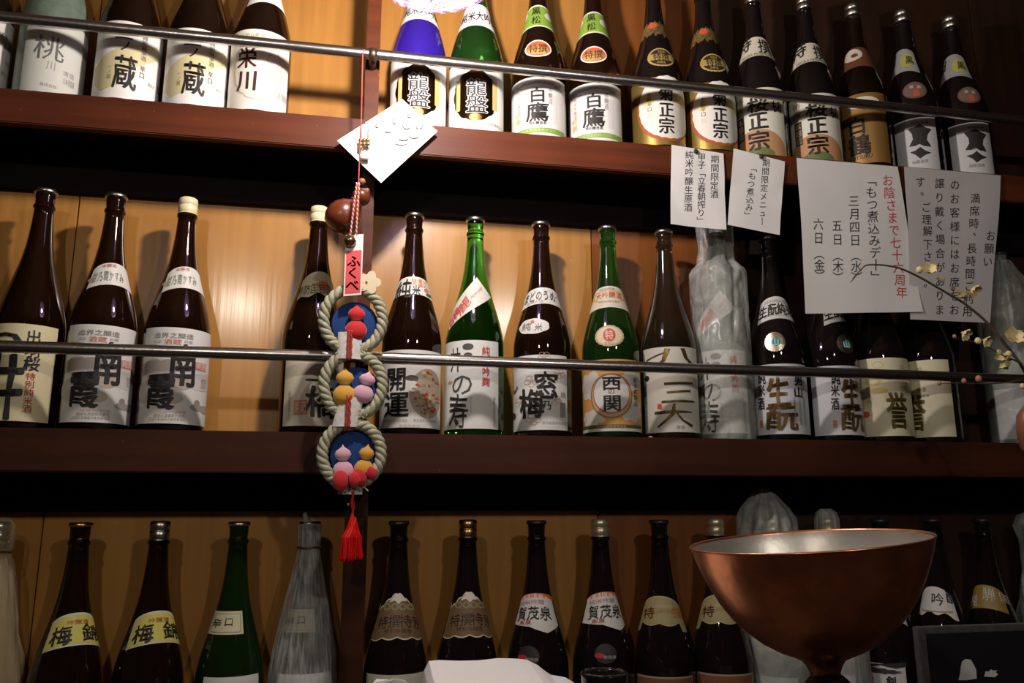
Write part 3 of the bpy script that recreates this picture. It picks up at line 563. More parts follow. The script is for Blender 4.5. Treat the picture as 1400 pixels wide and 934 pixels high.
twin(b7, 822, 800, 'bottle with orange edged white label and gold screw cap', 24, None, 'pale')
OL = (.36, .31, .14)
b9 = bottle(904, 800, 'b', G_BLACK, 'crown_dark', [('L', 869, 940, 815, 853, (.52, .44, .24), 'scallop', (.0016, OL)), ('T', '特', 887, 838, 15, 17, V(c=(.12, .01, .01))), ('T', '撰', 926, 838, 13, 17, V(c=(.5, .2, .05))), ('B', 908, 829, 24, 4, (.42, .36, .2)), ('T', '上撰本醸造', 908, 835, 26, 6, V(c=(.45, .26, .1), bold=0)), ('L', 872, 948, 926, 985, (.42, .33, .22), None, (.003, (.25, .09, .05)))],
    'lowest shelf bottle with olive gold scalloped neck label, dark topped', GB)
twin(b9, 982, 800, 'pale gold capped bottle partly hidden by the copper bowl', 8, None, 'pale')
w11s = [('L', 1040, 1092, 868, 888, (.5, .46, .2), 'scallop'), ('L', 1030, 1096, 926, 985, (.66, .66, .66))]
b11 = w_b11 = bottle(1058, 718, 'b', G_FROST, 'pale', spec=w11s, label= 'bag wrapped bottle behind the left half of the copper bowl', group=GB)
b11.location.x = .763
w_b12 = twin(b11, 0, 0, 'wrapped bottle behind the copper bowl, its white tip above the rim', X=.8745)
bottle(1213, 716, 'b', G_BLACK, 'crown_dark', [('L', 1185, 1252, 907, 985, (.70, .69, .68)), ('P', [(1187, 908), (1196, 912), (1215, 909), (1236, 914), (1250, 911), (1250, 905), (1187, 905)], (.03, .03, .03), 1), ('T', '黒松', 1196, 926, 22, 14, V(c=RD)), ('E', 1216, 917, 21, 3, (.05, .05, .05), V(scal=12, amp=.35)), ('T', '剣', 1230, 932, 14, 16, V(bold=.05)),
    ('L', 1206, 1252, 828, 848, (.55, .55, .55), 'fan')], 'bottle with red lettered white label between copper bowl and chalkboard', GB).location.x = 0.984
bottle(1280, 718, 'b', G_BLACK, 'crown_dark', [('L', 1252, 1318, 802, 838, (.68, .67, .66), 'wave'), ('T', '吟', 1287, 819, 18, 18, V(bold=.02)), ('T', '醸', 1307, 819, 15, 18, V(bold=.03)), ('B', 1285, 836, 46, 2, (.4, .3, .1))],
    'bottle with white fan shaped neck label standing above the chalkboard', GB).location.x = 1.096
bottle(1340, 708, 'b', G_BLACK, 'crown_dark', [('L', 1320, 1380, 800, 832, (.30, .20, .04), 'fan'), ('T', '飛', 1329, 822, 14, 18, V(c=(.62, .6, .5))), ('T', '騨', 1350, 812, 17, 20, V(c=(.62, .6, .5))), ('T', '国', 1371, 818, 12, 14, V(c=(.62, .6, .5), bold=0))],
    'black bottle with ochre neck label standing above the chalkboard', GB).location.x = 1.205
w_last = bottle(1408, 722, 'b', G_FROST, 'pale', [('L', 1375, 1440, 800, 840, (.5, .5, .5), 'fan')], 'bag wrapped bottle at the right edge of the bottom row', GB)
w_last.location.x = 1.325
w_first = bottle(0, 716, 'b', mat('pale_gold_glass', (.55, .42, .20), .1, 0, .6), 'silver', [], 'clear wrapped pale gold bottle at the left edge of the bottom row', GB)

# ------------------------------------------------------------------ wraps round bottles
def film(name, col, dens, rough, scale=40, stretch=1.0, bump=.8, lo=.1):
    m = bpy.data.materials.new(name); m.use_nodes = True; nt = m.node_tree; L = nt.links.new
    b = nt.nodes['Principled BSDF']; out = nt.nodes['Material Output']
    b.inputs['Base Color'].default_value = (*col, 1); b.inputs['Roughness'].default_value = rough
    tr = nt.nodes.new('ShaderNodeBsdfTransparent'); mx = nt.nodes.new('ShaderNodeMixShader')
    tc = nt.nodes.new('ShaderNodeTexCoord'); mp = nt.nodes.new('ShaderNodeMapping'); mp.inputs['Scale'].default_value = (1, 1, stretch)
    n = nt.nodes.new('ShaderNodeTexNoise'); n.inputs['Scale'].default_value = scale; n.inputs['Detail'].default_value = 6; n.inputs['Distortion'].default_value = .6
    L(tc.outputs['Object'], mp.inputs['Vector']); L(mp.outputs['Vector'], n.inputs['Vector'])
    r = nt.nodes.new('ShaderNodeMapRange'); r.inputs['From Min'].default_value = .35; r.inputs['From Max'].default_value = .7
    r.inputs['To Min'].default_value = lo; r.inputs['To Max'].default_value = dens
    L(n.outputs['Fac'], r.inputs['Value']); L(r.outputs[0], mx.inputs['Fac']); L(tr.outputs[0], mx.inputs[1]); L(b.outputs[0], mx.inputs[2]); L(mx.outputs[0], out.inputs['Surface'])
    bp = nt.nodes.new('ShaderNodeBump'); bp.inputs['Strength'].default_value = bump; bp.inputs['Distance'].default_value = .004
    L(n.outputs['Fac'], bp.inputs['Height']); L(bp.outputs['Normal'], b.inputs['Normal']); MATS[name] = m; return m
F_BAG = film('clear_plastic_bag', (.62, .65, .62), .62, .25, 22, 1, 1, .22)
F_CLOTH = film('white_nonwoven_cloth', (.72, .73, .72), .62, .7, 130, .06, .6, .24)
F_CELL = film('clear_cellophane', (.8, .72, .5), .42, .12, 25, .3, 1, .08)
def wrap(prof2, m, label, fold=7, amp=.12, seed=0, n=110, twist=0, group=None, tie=None, lean=(0, 0), fine=True):
    "a sheet of film gathered round a bottle: closed sleeve with folds"
    bm = bmesh.new(); rings = []
    pts = []
    for (r0, za), (r1, zb) in zip(prof2, prof2[1:]):
        k = max(1, int((zb-za)/.007))
        for i in range(k): pts.append((r0+(r1-r0)*i/k, za+(zb-za)*i/k))
    pts.append(prof2[-1])
    H = prof2[-1][1]
    for r, z in pts:
        ring = []
        for k in range(n):
            a = 2*pi*k/n+twist*z
            f = noise.noise(Vector((cos(a)*fold*.45, sin(a)*fold*.45, z*(6 if fine else 2)+seed*9.7)))
            g = noise.noise(Vector((cos(a)*2.2, sin(a)*2.2, z*28+seed*3.1))) if fine else 0
            base = prof(z)+.0012 if z < .40 else 0
            rad = max(base, min(.0585, r)*(1+amp*f*(0.4+.6*min(1, z/.12))+amp*.6*g*min(1, z/.12)))
            rad = max(base, min(rad, .0545))
            ring.append(bm.verts.new((rad*cos(a)+lean[0]*z/H, rad*sin(a)+lean[1]*z/H, z)))
        rings.append(ring)
    for A, B in zip(rings, rings[1:]):
        for k in range(n): bm.faces.new((A[k], A[(k+1) % n], B[(k+1) % n], B[k]))
    root = label
    sh = from_bm('wrapping_sheet', bm, m, root, True)
    sh.rotation_euler.z = -root.rotation_euler.z
    if tie:
        bm = bmesh.new(); z, r = tie; tube(bm, [(r*cos(2*pi*k/24), r*sin(2*pi*k/24), z+.0008*sin(k)) for k in range(24)], .0014, 8, True)
        from_bm('wire_tie', bm, mat('copper_wire_tie', (.30, .12, .06), .3, .8), root, True)
    return root
wrap([(.0545, .002), (.0545, .16), (.050, .20), (.034, .28), (.020, .345), (.0165, .364), (.0185, .372), (.0185, .400), (.013, .409), (.004, .412)], F_CLOTH, w_cloth, 26, .05, 1, 180, 0, tie=(.364, .0185), fine=False)
bm = bmesh.new(); tube(bm, [(0, -.016, .382), (-.002, -.019, .395), (-.005, -.014, .410), (-.008, -.012, .418), (-.011, -.011, .414)], [.003, .004, .0045, .004, .001], 8)
o = from_bm('twisted_tip', bm, F_CLOTH, w_cloth, True)
wrap([(.054, .002), (.054, .13), (.056, .16), (.056, .19), (.052, .24), (.058, .29), (.056, .325), (.035, .345), (.030, .37), (.034, .42), (.028, .44)], F_BAG, w_bag, 9, .30, 2, 140, 3)
wrap([(.056, .002), (.058, .13), (.060, .22), (.058, .28), (.050, .33), (.030, .36), (.02, .385)], F_BAG, w_edge, 10, .22, 3, 140, 6)
wrap([(.055, .002), (.056, .16), (.052, .22), (.040, .28), (.045, .34), (.052, .375), (.050, .40), (.040, .425), (.02, .452), (.006, .462)], F_BAG, w_b11, 6, .30, 4, 130, 4, lean=(-.012, 0))
wrap([(.055, .002), (.055, .16), (.048, .22), (.030, .30), (.021, .36), (.022, .385), (.022, .405), (.018, .418), (.010, .424)], F_CLOTH, w_b12, 14, .10, 5, 130, 0)
wrap([(.056, .002), (.057, .16), (.050, .22), (.036, .28), (.030, .34), (.036, .39), (.030, .41), (.01, .42)], F_BAG, w_last, 8, .25, 6, 120, 4)
wrap([(.055, .002), (.056, .16), (.050, .20), (.037, .27), (.026, .34), (.0195, .362), (.022, .372), (.0225, .402), (.016, .412), (.006, .414)], F_CELL, w_first, 16, .12, 7, 130, 0, tie=(.362, .0205))

# ------------------------------------------------------------------ paper notices on the upper shelf edge
def sheet(name, q, Y, label, group, cols, thick=.0004, wav=.004, pinpx=None, mtl=PAPER, seed=1):
    "q: four corners TL, TR, BR, BL"
    c = [at(x, y, Y) for x, y in q]; n = 24
    def pt(u, v, off=0):
        p = (c[0]*(1-u)+c[1]*u)*(1-v)+(c[3]*(1-u)+c[2]*u)*v
        b = wav*(noise.noise(Vector((u*1.6+seed*5, v*1.3, seed)))+.4*v*v)*min(1, v*3)
        return Vector((p.x, p.y-abs(b)*1.2-off, p.z))
    org = at(*q[0], Y); bm = bmesh.new()
    V0 = [[bm.verts.new(pt(i/n, j/n)-org) for i in range(n+1)] for j in range(n+1)]
    V1 = [[bm.verts.new(pt(i/n, j/n, thick)-org) for i in range(n+1)] for j in range(n+1)]
    for j in range(n):
        for i in range(n):
            bm.faces.new((V0[j][i], V0[j][i+1], V0[j+1][i+1], V0[j+1][i])); bm.faces.new((V1[j][i], V1[j+1][i], V1[j+1][i+1], V1[j][i+1]))
    root = empty(name, org, label, 'notice', group)
    o = from_bm('sheet', bm, mtl, root, True)
    # lettering: inverse-bilinear by small iteration in the sheet's own plane
    def uv(P):
        u = v = .5
        for _ in range(8):
            p = (c[0]*(1-u)+c[1]*u)*(1-v)+(c[3]*(1-u)+c[2]*u)*v
            du = (c[1]-c[0])*(1-v)+(c[2]-c[3])*v; dv = (c[3]-c[0])*(1-u)+(c[2]-c[1])*u
            e = P-p; det = du.x*dv.z-du.z*dv.x
            u += (e.x*dv.z-e.z*dv.x)/det; v += (du.x*e.z-du.z*e.x)/det
        return u, v
    bm = bmesh.new(); ms = []
    for chars, p0, p1, w, hh, colr, bold in cols:
        m = ink(colr)
        if m not in ms: ms.append(m)
        pos = p0 if isinstance(p0, list) else [(p0[0]+(p1[0]-p0[0])*i/max(1, len(chars)-1), p0[1]+(p1[1]-p0[1])*i/max(1, len(chars)-1)) for i in range(len(chars))]
        for ch, (x, y) in zip(chars, pos):
            if ch == ' ': continue
            if ch == '。' or ch == '、': x += w*.45; y -= hh*.45
            if ch == 'ー': vs, ps = glyph('一', 0); vs = [(.5+(b-.38), .38-(a-.5)) for a, b in vs]
            else: vs, ps = glyph(ch, 0)
            bv = []
            for vx, vy in vs:
                qn = noise.noise_vector(Vector((vx*3, vy*3, x*.37)))*(.02 if colr is not RD else .008)
                P = at(x+(vx-.5+qn.x)*w, y-(vy-.38+qn.y)*hh, Y); u, v = uv(P)
                bv.append(bm.verts.new(pt(u, v, thick+.0004)-org))
            for p in ps:
                try: bm.faces.new([bv[i] for i in p]).material_index = ms.index(m)
                except ValueError: pass
    if bm.faces: from_bm('lettering', bm, ms, root)
    else: bm.free()
    if pinpx:
        bm = bmesh.new(); bmesh.ops.create_uvsphere(bm, u_segments=16, v_segments=10, radius=.0048)
        for v in bm.verts: v.co.y *= .55
        po = from_bm('push_pin', bm, mat('dark_green_pin', (.03, .045, .015), .35), root, True); po.location = at(*pinpx, Y-.003)-org
    return root
DK = (.035, .033, .04)
PY = LIP-.0025
GN = 'white notices hanging from the upper shelf edge'
sheet('paper_note', [(918, 198), (989, 210), (992, 315), (916, 307)], PY, 'small white note with three handwritten columns, leftmost, pinned to the shelf', GN,
      [('期間限定酒', (977, 218), (976, 266), 12, 12, DK, .01), ('甲子﹁立春朝搾り﹂', (959, 215), (958, 302), 11.5, 11.5, DK, .01), ('純米吟醸生原酒', (942, 212), (940.5, 284), 12, 12, DK, .01)], pinpx=(951.5, 207), seed=1)
sheet('paper_note', [(1003, 203), (1073, 221), (1065, 322), (994, 308)], PY-.001, 'small white note with two columns, tilted, beside the large red and black notice', GN,
      [('期間限定メニュー', (1047, 223), (1041, 303), 10.5, 11, DK, -.005), ('﹁もつ煮込み﹂', (1029, 230), (1022, 295), 11, 11.5, DK, -.005)], pinpx=(1041, 214), seed=2)
sheet('paper_notice', [(1089, 216), (1227, 228), (1260, 427), (1101, 429)], PY-.002, 'large white notice with a red column and black columns of characters', GN,
      [('お陰さまで七十六周年', (1213, 247), (1232, 400), 16, 17, (.60, .06, .05), -.005), ('﹁もつ煮込みデー﹂', (1190, 247), (1197, 379), 16.5, 17, DK, -.008), ('三月四日︵水︶', [(1167, 275), (1168, 293), (1167.5, 311), (1168, 329), (1169, 350), (1169.5, 365), (1170, 380)], 0, 15.5, 17, DK, -.008),
       ('五日︵木︶', [(1143.5, 309), (1144, 328), (1144.5, 350), (1145, 365), (1145, 380)], 0, 15, 17, DK, -.008), ('六日︵金︶', [(1117.5, 307), (1118, 326), (1119, 347), (1119.5, 363), (1120, 378)], 0, 15, 17, DK, -.008)], wav=.006, seed=3)
sheet('paper_notice', [(1236, 228), (1368, 240), (1352, 442), (1244, 437)], PY-.0005, 'greyish white notice with five brush columns, rightmost behind the plum branch', GN,
      [('お願い', (1352.5, 323), (1349, 358), 14, 15, BK, .01), ('満席時、長時間ご利用', (1332, 272), (1321, 426), 14, 15, BK, .015), ('のお客様にはお席をお', (1305, 253), (1303, 424), 14, 15, BK, .015), ('譲り戴く場合がありま', (1284, 251), (1283, 424), 14, 15, BK, .015), ('す。ご理解下さい。', [(1258, 249), (1258, 268), (1265, 284), (1265, 301), (1266, 317), (1266, 335), (1266, 352), (1267, 369), (1261, 394)], 0, 14, 15, BK, .015)],
      wav=.008, seed=4, mtl=mat('greyish_paper', (.58, .56, .58), .6))
# square card with a keychain
card = sheet('white_card', [(550, 136), (598, 180), (521, 251), (461, 193)], LIP-.012, 'bright white square card turned on its corner below the glass lamp', None,
      [], thick=.0012, wav=.002, seed=5, mtl=mat('bright_card', (.88, .88, .88), .5))
card['category'] = 'card'
bm = bmesh.new(); og = card.location
for x, y, w_, h_, rt in ((556, 171, 6, 5, .4), (540, 166, 4, 3, 1), (573, 172, 5, 4, -.6), (566, 184, 8, 5, .3), (552, 189, 7, 3, 0), (516, 172, 3, 2, 1), (531, 178, 5, 3, .5), (560, 158, 3, 2, 1.2), (549, 196, 9, 2, 0)):
    pts = [at(x+w_*cos(t)*.9, y+h_*sin(t), LIP-.0155)-og for t in [rt+i*.45 for i in range(9)]]
    tube(bm, pts, .0008, 5)
from_bm('sketch', bm, ink((.12, .12, .13)), card)
k = empty('bell_charm', at(499, 172, LIP-.02), 'small brass bell charm on a chain in front of the white card', 'charm')
kl = k.location.copy(); BR = mat('dull_brass', (.42, .32, .16), .35, .9)
bm = bmesh.new(); 
for s in (-1, 1): tube(bm, [at(499+s*5, 171+i*4, LIP-.02)-kl for i in range(7)], .0007, 6)
tube(bm, [at(494+i*2, 171-.5*(5-abs(i-2.5)), LIP-.02)-kl for i in range(6)], .0007, 6); from_bm('chain', bm, mat('dark_chain', (.10, .08, .07), .4, .8), k)
bm = bmesh.new()
for i in range(7):
    c = at(493+(i % 3)*5, 192+(i//3)*5, LIP-.022)-kl; r = bmesh.ops.create_icosphere(bm, subdivisions=2, radius=.0042); bmesh.ops.translate(bm, vec=c, verts=r['verts'])
from_bm('bells', bm, BR, k, True)
bm = bmesh.new(); c0 = at(499, 212, LIP-.022)-kl; box(bm, c0.x-.007, c0.x+.007, c0.y-.003, c0.y+.003, c0.z-.008, c0.z+.006, .001); from_bm('charm_block', bm, mat('grey_brown_block', (.22, .18, .13), .4, .4), k)

# ------------------------------------------------------------------ hanging straw ornament
YO = 1.285
A0 = at(483, 437, YO)
orn = empty('straw_ornament', A0, 'hanging ornament of three twisted straw rings with fabric gourds and red tassel', 'ornament')
def rel(px, py, dy=0): return at(px, py, YO+dy)-A0
STRAW = mat('pale_green_straw', (.42, .42, .29), .65, var=.25, bscale=90, bump=.7)
def ring(cx, cy, rx, ry):
    c = rel(cx, cy); e = rel(cx+rx, cy)-c; R = e.length; e2 = rel(cx, cy-ry)-c; R2 = e2.length
    bm = bmesh.new(); N = 110
    for s in range(3):
        pts = []
        for i in range(N):
            t = 2*pi*i/N; ph = t*9+s*2*pi/3; q = .0046
            rr_ = q*cos(ph); pts.append(Vector((c.x+(R+rr_)*sin(t), c.y+q*sin(ph), c.z+(R2+rr_)*cos(t))))
        tube(bm, pts, .0049, 9, True)
    from_bm('straw_ring', bm, STRAW, orn, True)
    bm = bmesh.new()   # stray straw ends
    rr_ = random.Random(cx)
    for i in range(14):
        t = rr_.uniform(2.6, 3.7); p = Vector((c.x+R*sin(t), c.y-.006, c.z+R2*cos(t)))
        tube(bm, [p, p+Vector((rr_.uniform(-.012, .012), -.003, rr_.uniform(-.012, .004)))], .0011, 5)
    from_bm('straw_ends', bm, STRAW, orn)['kind'] = 'stuff'
def disc(cx, cy, rx, ry):
    c = rel(cx, cy, .008); R = (rel(cx+rx, cy)-rel(cx, cy)).length; R2 = (rel(cx, cy-ry)-rel(cx, cy)).length
    bm = bmesh.new(); bmesh.ops.create_uvsphere(bm, u_segments=32, v_segments=16, radius=1)
    for v in bm.verts: v.co = Vector((v.co.x*R, v.co.y*.006, v.co.z*R2))+c
    from_bm('padded_disc', bm, mat('blue_cloth', (.006, .045, .20), .85, bump=.4, bscale=400), orn, True)
def pouch(cx, cy, w, h, m, lean=0, tie=(.02, .01, .05), dy=-.006):
    w *= 1.22; h *= 1.08
    c = rel(cx, cy, dy); s = (rel(cx+w/2, cy)-rel(cx, cy)).length; H = (rel(cx, cy-h/2)-rel(cx, cy+h/2)).length
    bm = bmesh.new()
    lathe(bm, [(0, -.5), (.6, -.47), (.95, -.30), (.98, -.15), (.75, -.02), (.42, .06), (.45, .10), (.70, .18), (.78, .27), (.62, .38), (.30, .44), (.10, .50), (0, .56)], 28)
    for v in bm.verts:
        f = 1+.04*noise.noise(Vector((v.co.x*3, v.co.y*3, v.co.z*9)))
        x, z = v.co.x*s*f, v.co.z*H; v.co = Vector((x*cos(lean)-z*sin(lean), v.co.y*s*.55*f, x*sin(lean)+z*cos(lean)))+c
    g = from_bm('fabric_gourd', bm, m, orn, True)
    bm = bmesh.new(); z = .07*H
    tube(bm, [Vector((.44*s*cos(t*.4), .26*s*sin(t*.4), z)) for t in range(16)], .0008, 5, True)
    for v in bm.verts: x, zz = v.co.x, v.co.z; v.co = Vector((x*cos(lean)-zz*sin(lean), v.co.y, x*sin(lean)+zz*cos(lean)))+c
    from_bm('tie_thread', bm, ink(tie), g)
RED = mat('red_cloth', (.62, .012, .018), .8, sheen=.4); YEL = mat('yellow_cloth', (.72, .38, .05), .8, sheen=.3); PNK = mat('pink_cloth', (.72, .42, .52), .8, sheen=.3)
for cx, cy in ((483, 437), (483, 526), (481, 621)): ring(cx, cy, 40, 42)
for cx, cy, rx, ry in ((485, 444, 32, 31), (487, 533, 32, 31), (483, 622, 32, 34)): disc(cx, cy, rx, ry)
pouch(487, 442, 25, 44, RED)
pouch(471, 530, 26, 46, YEL); pouch(499, 530, 24, 40, PNK, -.25)
pouch(469, 634, 24, 44, PNK, .05); pouch(499, 632, 22, 42, YEL, -.15); pouch(474, 657, 24, 36, RED, -1.5, dy=-.016); pouch(499, 650, 21, 32, RED, -1.2, dy=-.010)
WRAPM = mat('white_wrap_paper', (.72, .70, .67), .7, bump=.6, bscale=90)
def wrapband(cx, cy, w, h, tilt=0, cord=True, dy=-.012):
    bm = bmesh.new(); a = rel(cx, cy, dy); n = 14
    hw = (rel(cx+w/2, cy)-rel(cx, cy)).length; hh = (rel(cx, cy-h/2)-rel(cx, cy)).length
    rows = []
    for j in range(9):
        rows.append([bm.verts.new((a.x+hw*sin(-1.45+2.9*i/n)+tilt*(j-4)*.001, a.y+.006*(1-cos(-1.45+2.9*i/n))+.0012*noise.noise(Vector((i*.6, j*.5, cx))), a.z+hh*(j/4-1))) for i in range(n+1)])
    for A, B in zip(rows, rows[1:]):
        for i in range(n): bm.faces.new((A[i], A[i+1], B[i+1], B[i]))
    b = from_bm('paper_band', bm, WRAPM, orn, True)
    if cord:
        for s in (-1, 1):
            bm = bmesh.new()
            tube(bm, [Vector((a.x+.0022*s+.001*sin(t*2.0+s)+.004*(1 if cx < 482 else 0)*0, a.y-.0025, a.z+hh*(1.1-t*2.2/12))) for t in range(13)], .0017, 8)
            from_bm('red_cord', bm, mat('red_cord', (.50, .035, .02), .6, bump=.8, bscale=500), orn, True)
wrapband(478, 472, 33, 36); wrapband(476, 563, 34, 40, 1.2); wrapband(479, 661, 34, 30, 0, False, -.004)
# tassel
bm = bmesh.new()
for i in range(3): tube(bm, [rel(481+i*1.3+sin(t*1.2+i), 672+t*4, -.004) for t in range(11)], .0011, 6)
from_bm('tassel_cord', bm, RED, orn)
bm = bmesh.new(); rt = random.Random(5)
for i in range(260):
    aa = rt.uniform(0, 6.28); q = sqrt(rt.random()); ex = 17*q*cos(aa)*.95; top = rel(483+rt.uniform(-4, 4), 709+rt.uniform(-2, 2), -.004)
    mid = rel(480.5+ex*.85+rt.uniform(-1, 1), 735, -.004+.012*q*sin(aa)); end = rel(479.5+ex+rt.uniform(-2, 2), 767-rt.uniform(0, 6)-2*cos(aa), -.004+.013*q*sin(aa))
    tube(bm, [top, mid, end], .0006, 4)
from_bm('tassel', bm, mat('glossy_red_thread', (.75, .012, .012), .4), orn)['kind'] = 'stuff'
bm = bmesh.new(); r = bmesh.ops.create_icosphere(bm, subdivisions=2, radius=.003); bmesh.ops.translate(bm, vec=rel(476, 690, -.004), verts=r['verts']); from_bm('small_bell', bm, BR, orn, True)
# tag, flower plaque
def slab(name, pts, d0, d1, m, parent, refl=None):
    bm = bmesh.new(); A = [bm.verts.new(rel(x, y, d0)) for x, y in pts]; B = [bm.verts.new(rel(x, y, d1)) for x, y in pts]
    bm.faces.new(A); bm.faces.new(B[::-1]); n = len(pts)
    for i in range(n): bm.faces.new((A[i], B[i], B[(i+1) % n], A[(i+1) % n]))
    bmesh.ops.recalc_face_normals(bm, faces=bm.faces); return from_bm(name, bm, m, parent)
fl = [(505+15*(.72+.36*abs(cos(2.5*t)))*cos(t), 386+15*(.72+.36*abs(cos(2.5*t)))*sin(t)) for t in [i*2*pi/60-.3 for i in range(60)]]
f1 = slab('flower_plaque', fl, -.006, -.009, mat('pale_wood', (.72, .62, .42), .5), orn)
bm = bmesh.new(); c = rel(501, 386, -.0095); tube(bm, [c, c+Vector((0, -.0006, 0))], .0018, 10); from_bm('hole', bm, ink((.05, .03, .02)), f1)
slab('red_backing', [(492, 372), (498, 372), (498, 398), (491, 398)], -.0055, -.0065, ink((.35, .03, .03)), orn)
tg = slab('name_tag', [(473, 322), (497, 320), (494, 403), (469.5, 405)], -.014, -.0165, mat('tag_paper', (.78, .74, .72), .5), orn)
slab('red_field', [(473.5, 343), (494.5, 342), (492.5, 400), (471.5, 402)], -.0165, -.0169, ink((.66, .06, .07)), tg)
bm = bmesh.new()
for ch, x, y in (('ふ', 483.5, 357), ('く', 482.5, 373), ('べ', 481.5, 390)):
    for vs, ps in text_polys(ch, (x-9.5, x+9.5, -y-8.5, -y+8.5), .03, False, 0, .01):
        bv = [bm.verts.new(rel(a_, -b_, -.0174)) for a_, b_ in vs]
        for p in ps: bm.faces.new([bv[i] for i in p])
from_bm('lettering', bm, ink((.015, .012, .012)), tg)
bm = bmesh.new(); c = rel(478, 330, -.02); r = bmesh.ops.create_uvsphere(bm, u_segments=24, v_segments=14, radius=.0098); bmesh.ops.translate(bm, vec=c, verts=r['verts'])
for v in bm.verts:
    if abs((v.co-c).z) < .0009: v.co = c+(v.co-c)*1.12
from_bm('round_bell', bm, mat('tarnished_bell', (.30, .19, .09), .25, .9), orn, True)
# strings: red string up, twisted red and white loop down
bm = bmesh.new(); tube(bm, [rel(*p, -.008) for p in ((498, 68), (496, 72), (495, 110), (494, 160), (492, 200), (490.5, 240), (490, 252))], .0011, 7)
from_bm('red_string', bm, mat('thin_red_string', (.42, .05, .05), .7), orn)
for s, (xa, xb) in enumerate(((488, 479), (491, 487))):
    for ph in (0, pi):
        bm = bmesh.new(); N = 70
        pts = [rel(xa+(xb-xa)*i/N, 250+72*i/N, -.032)+Vector((.0009*cos(i*1.1+ph), .0009*sin(i*1.1+ph), 0)) for i in range(N+1)]
        tube(bm, pts, .00095, 6); from_bm('twisted_cord', bm, ink((.60, .06, .05)) if ph == 0 else ink((.78, .72, .68)), orn)
# gourd
g0 = at(470, 292, YO)
gd = empty('dried_gourd', g0+Vector((0, .010, 0)), 'glossy reddish brown dried gourd hanging beside the post', 'gourd')
bm = bmesh.new()
lathe(bm, [(0, -.030), (.010, -.0292), (.020, -.0245), (.0265, -.014), (.0285, -.002), (.0265, .009), (.0205, .019), (.0135, .0255), (.0095, .029), (.0092, .0315), (.0125, .035), (.0155, .041), (.0150, .048), (.0115, .054), (.006, .058), (.0035, .062), (0, .063)], 40)
M_ = Matrix.Rotation(radians(38), 4, 'Y'); bmesh.ops.transform(bm, matrix=M_, verts=bm.verts)
from_bm('gourd_body', bm, mat('brown_gourd_skin', (.13, .030, .011), .3, coat=.4, var=.25, bscale=25), gd, True)
bm = bmesh.new(); r = bmesh.ops.create_uvsphere(bm, u_segments=20, v_segments=12, radius=.0058); c = at(495, 245, YO-.012)-g0; bmesh.ops.translate(bm, vec=c, verts=r['verts'])
from_bm('stopper_bead', bm, mat('bead_wood', (.30, .14, .07), .5), gd, True)
bm = bmesh.new(); c = M_ @ Vector((0, 0, .0305)); tube(bm, [c+(M_ @ Vector((.0102*cos(t*.5), .0102*sin(t*.5), .0006*sin(t)))) for t in range(13)], .0012, 6, True); from_bm('waist_cord', bm, mat('thin_red_string', (.42, .05, .05), .7), gd)

# ------------------------------------------------------------------ pendant lamp with ribbed glass bowl (only its underside is in view)
lm = empty('pendant_lamp', LAMP_C, 'ribbed glass pendant lamp bowl at the top edge above the flare tinted bottle', 'lamp')
gm = bpy.data.materials.new('crackled_lamp_glass'); gm.use_nodes = True; nt = gm.node_tree; Lk = nt.links.new
b = nt.nodes['Principled BSDF']; b.inputs['Base Color'].default_value = (.10, .07, .16, 1); b.inputs['Roughness'].default_value = .12; b.inputs['Metallic'].default_value = .0
tr = nt.nodes.new('ShaderNodeBsdfTransparent'); tr.inputs[0].default_value = (.96, .93, 1, 1); mx = nt.nodes.new('ShaderNodeMixShader')
n_ = nt.nodes.new('ShaderNodeTexVoronoi'); n_.feature = 'DISTANCE_TO_EDGE'; n_.inputs['Scale'].default_value = 60; tc = nt.nodes.new('ShaderNodeTexCoord'); Lk(tc.outputs['Object'], n_.inputs['Vector'])
rp = nt.nodes.new('ShaderNodeMapRange'); rp.inputs['From Min'].default_value = .0; rp.inputs['From Max'].default_value = .12; rp.inputs['To Min'].default_value = .55; rp.inputs['To Max'].default_value = .12
Lk(n_.outputs['Distance'], rp.inputs['Value']); Lk(rp.outputs[0], mx.inputs['Fac']); Lk(tr.outputs[0], mx.inputs[1]); Lk(b.outputs[0], mx.inputs[2]); Lk(mx.outputs[0], nt.nodes['Material Output'].inputs['Surface'])
bm = bmesh.new(); lathe(bm, [(.002, -.092), (.03, -.090), (.06, -.082), (.085, -.066), (.102, -.042), (.110, -.012), (.108, .02), (.095, .05), (.07, .075), (.03, .09)], 64)
for v in bm.verts:
    a_ = atan2(v.co.y, v.co.x); v.co *= 1+.012*cos(a_*24)
from_bm('glass_bowl', bm, gm, lm, True)
bm = bmesh.new(); rt = random.Random(9)
for i in range(46):
    a_ = rt.uniform(0, 6.28); pts = []
    for k_ in range(12):
        t = .015+k_*.0075; z = -.092*sqrt(max(0, 1-(t/.112)**2)); aa = a_+.25*sin(k_*.4+i); pts.append(((t)*cos(aa), (t)*sin(aa), z-.001))
    tube(bm, pts, .0007, 5)
from_bm('glass_rib', bm, mat('sparkle_glow_rib', (.9, .8, 1), .2, 0, emit=(.75, .45, 1), emis=.7), lm)  # violet sparkle of the lit glass painted as emission on thin ribs
bm = bmesh.new(); lathe(bm, [(.003, .09), (.012, .09), (.012, .12), (.003, .12)], 20); tube(bm, [(0, 0, .12), (0, 0, 2.9-LAMP_C.z)], .003, 8); from_bm('lamp_cord', bm, mat('black_cord', (.02, .02, .02), .6), lm)

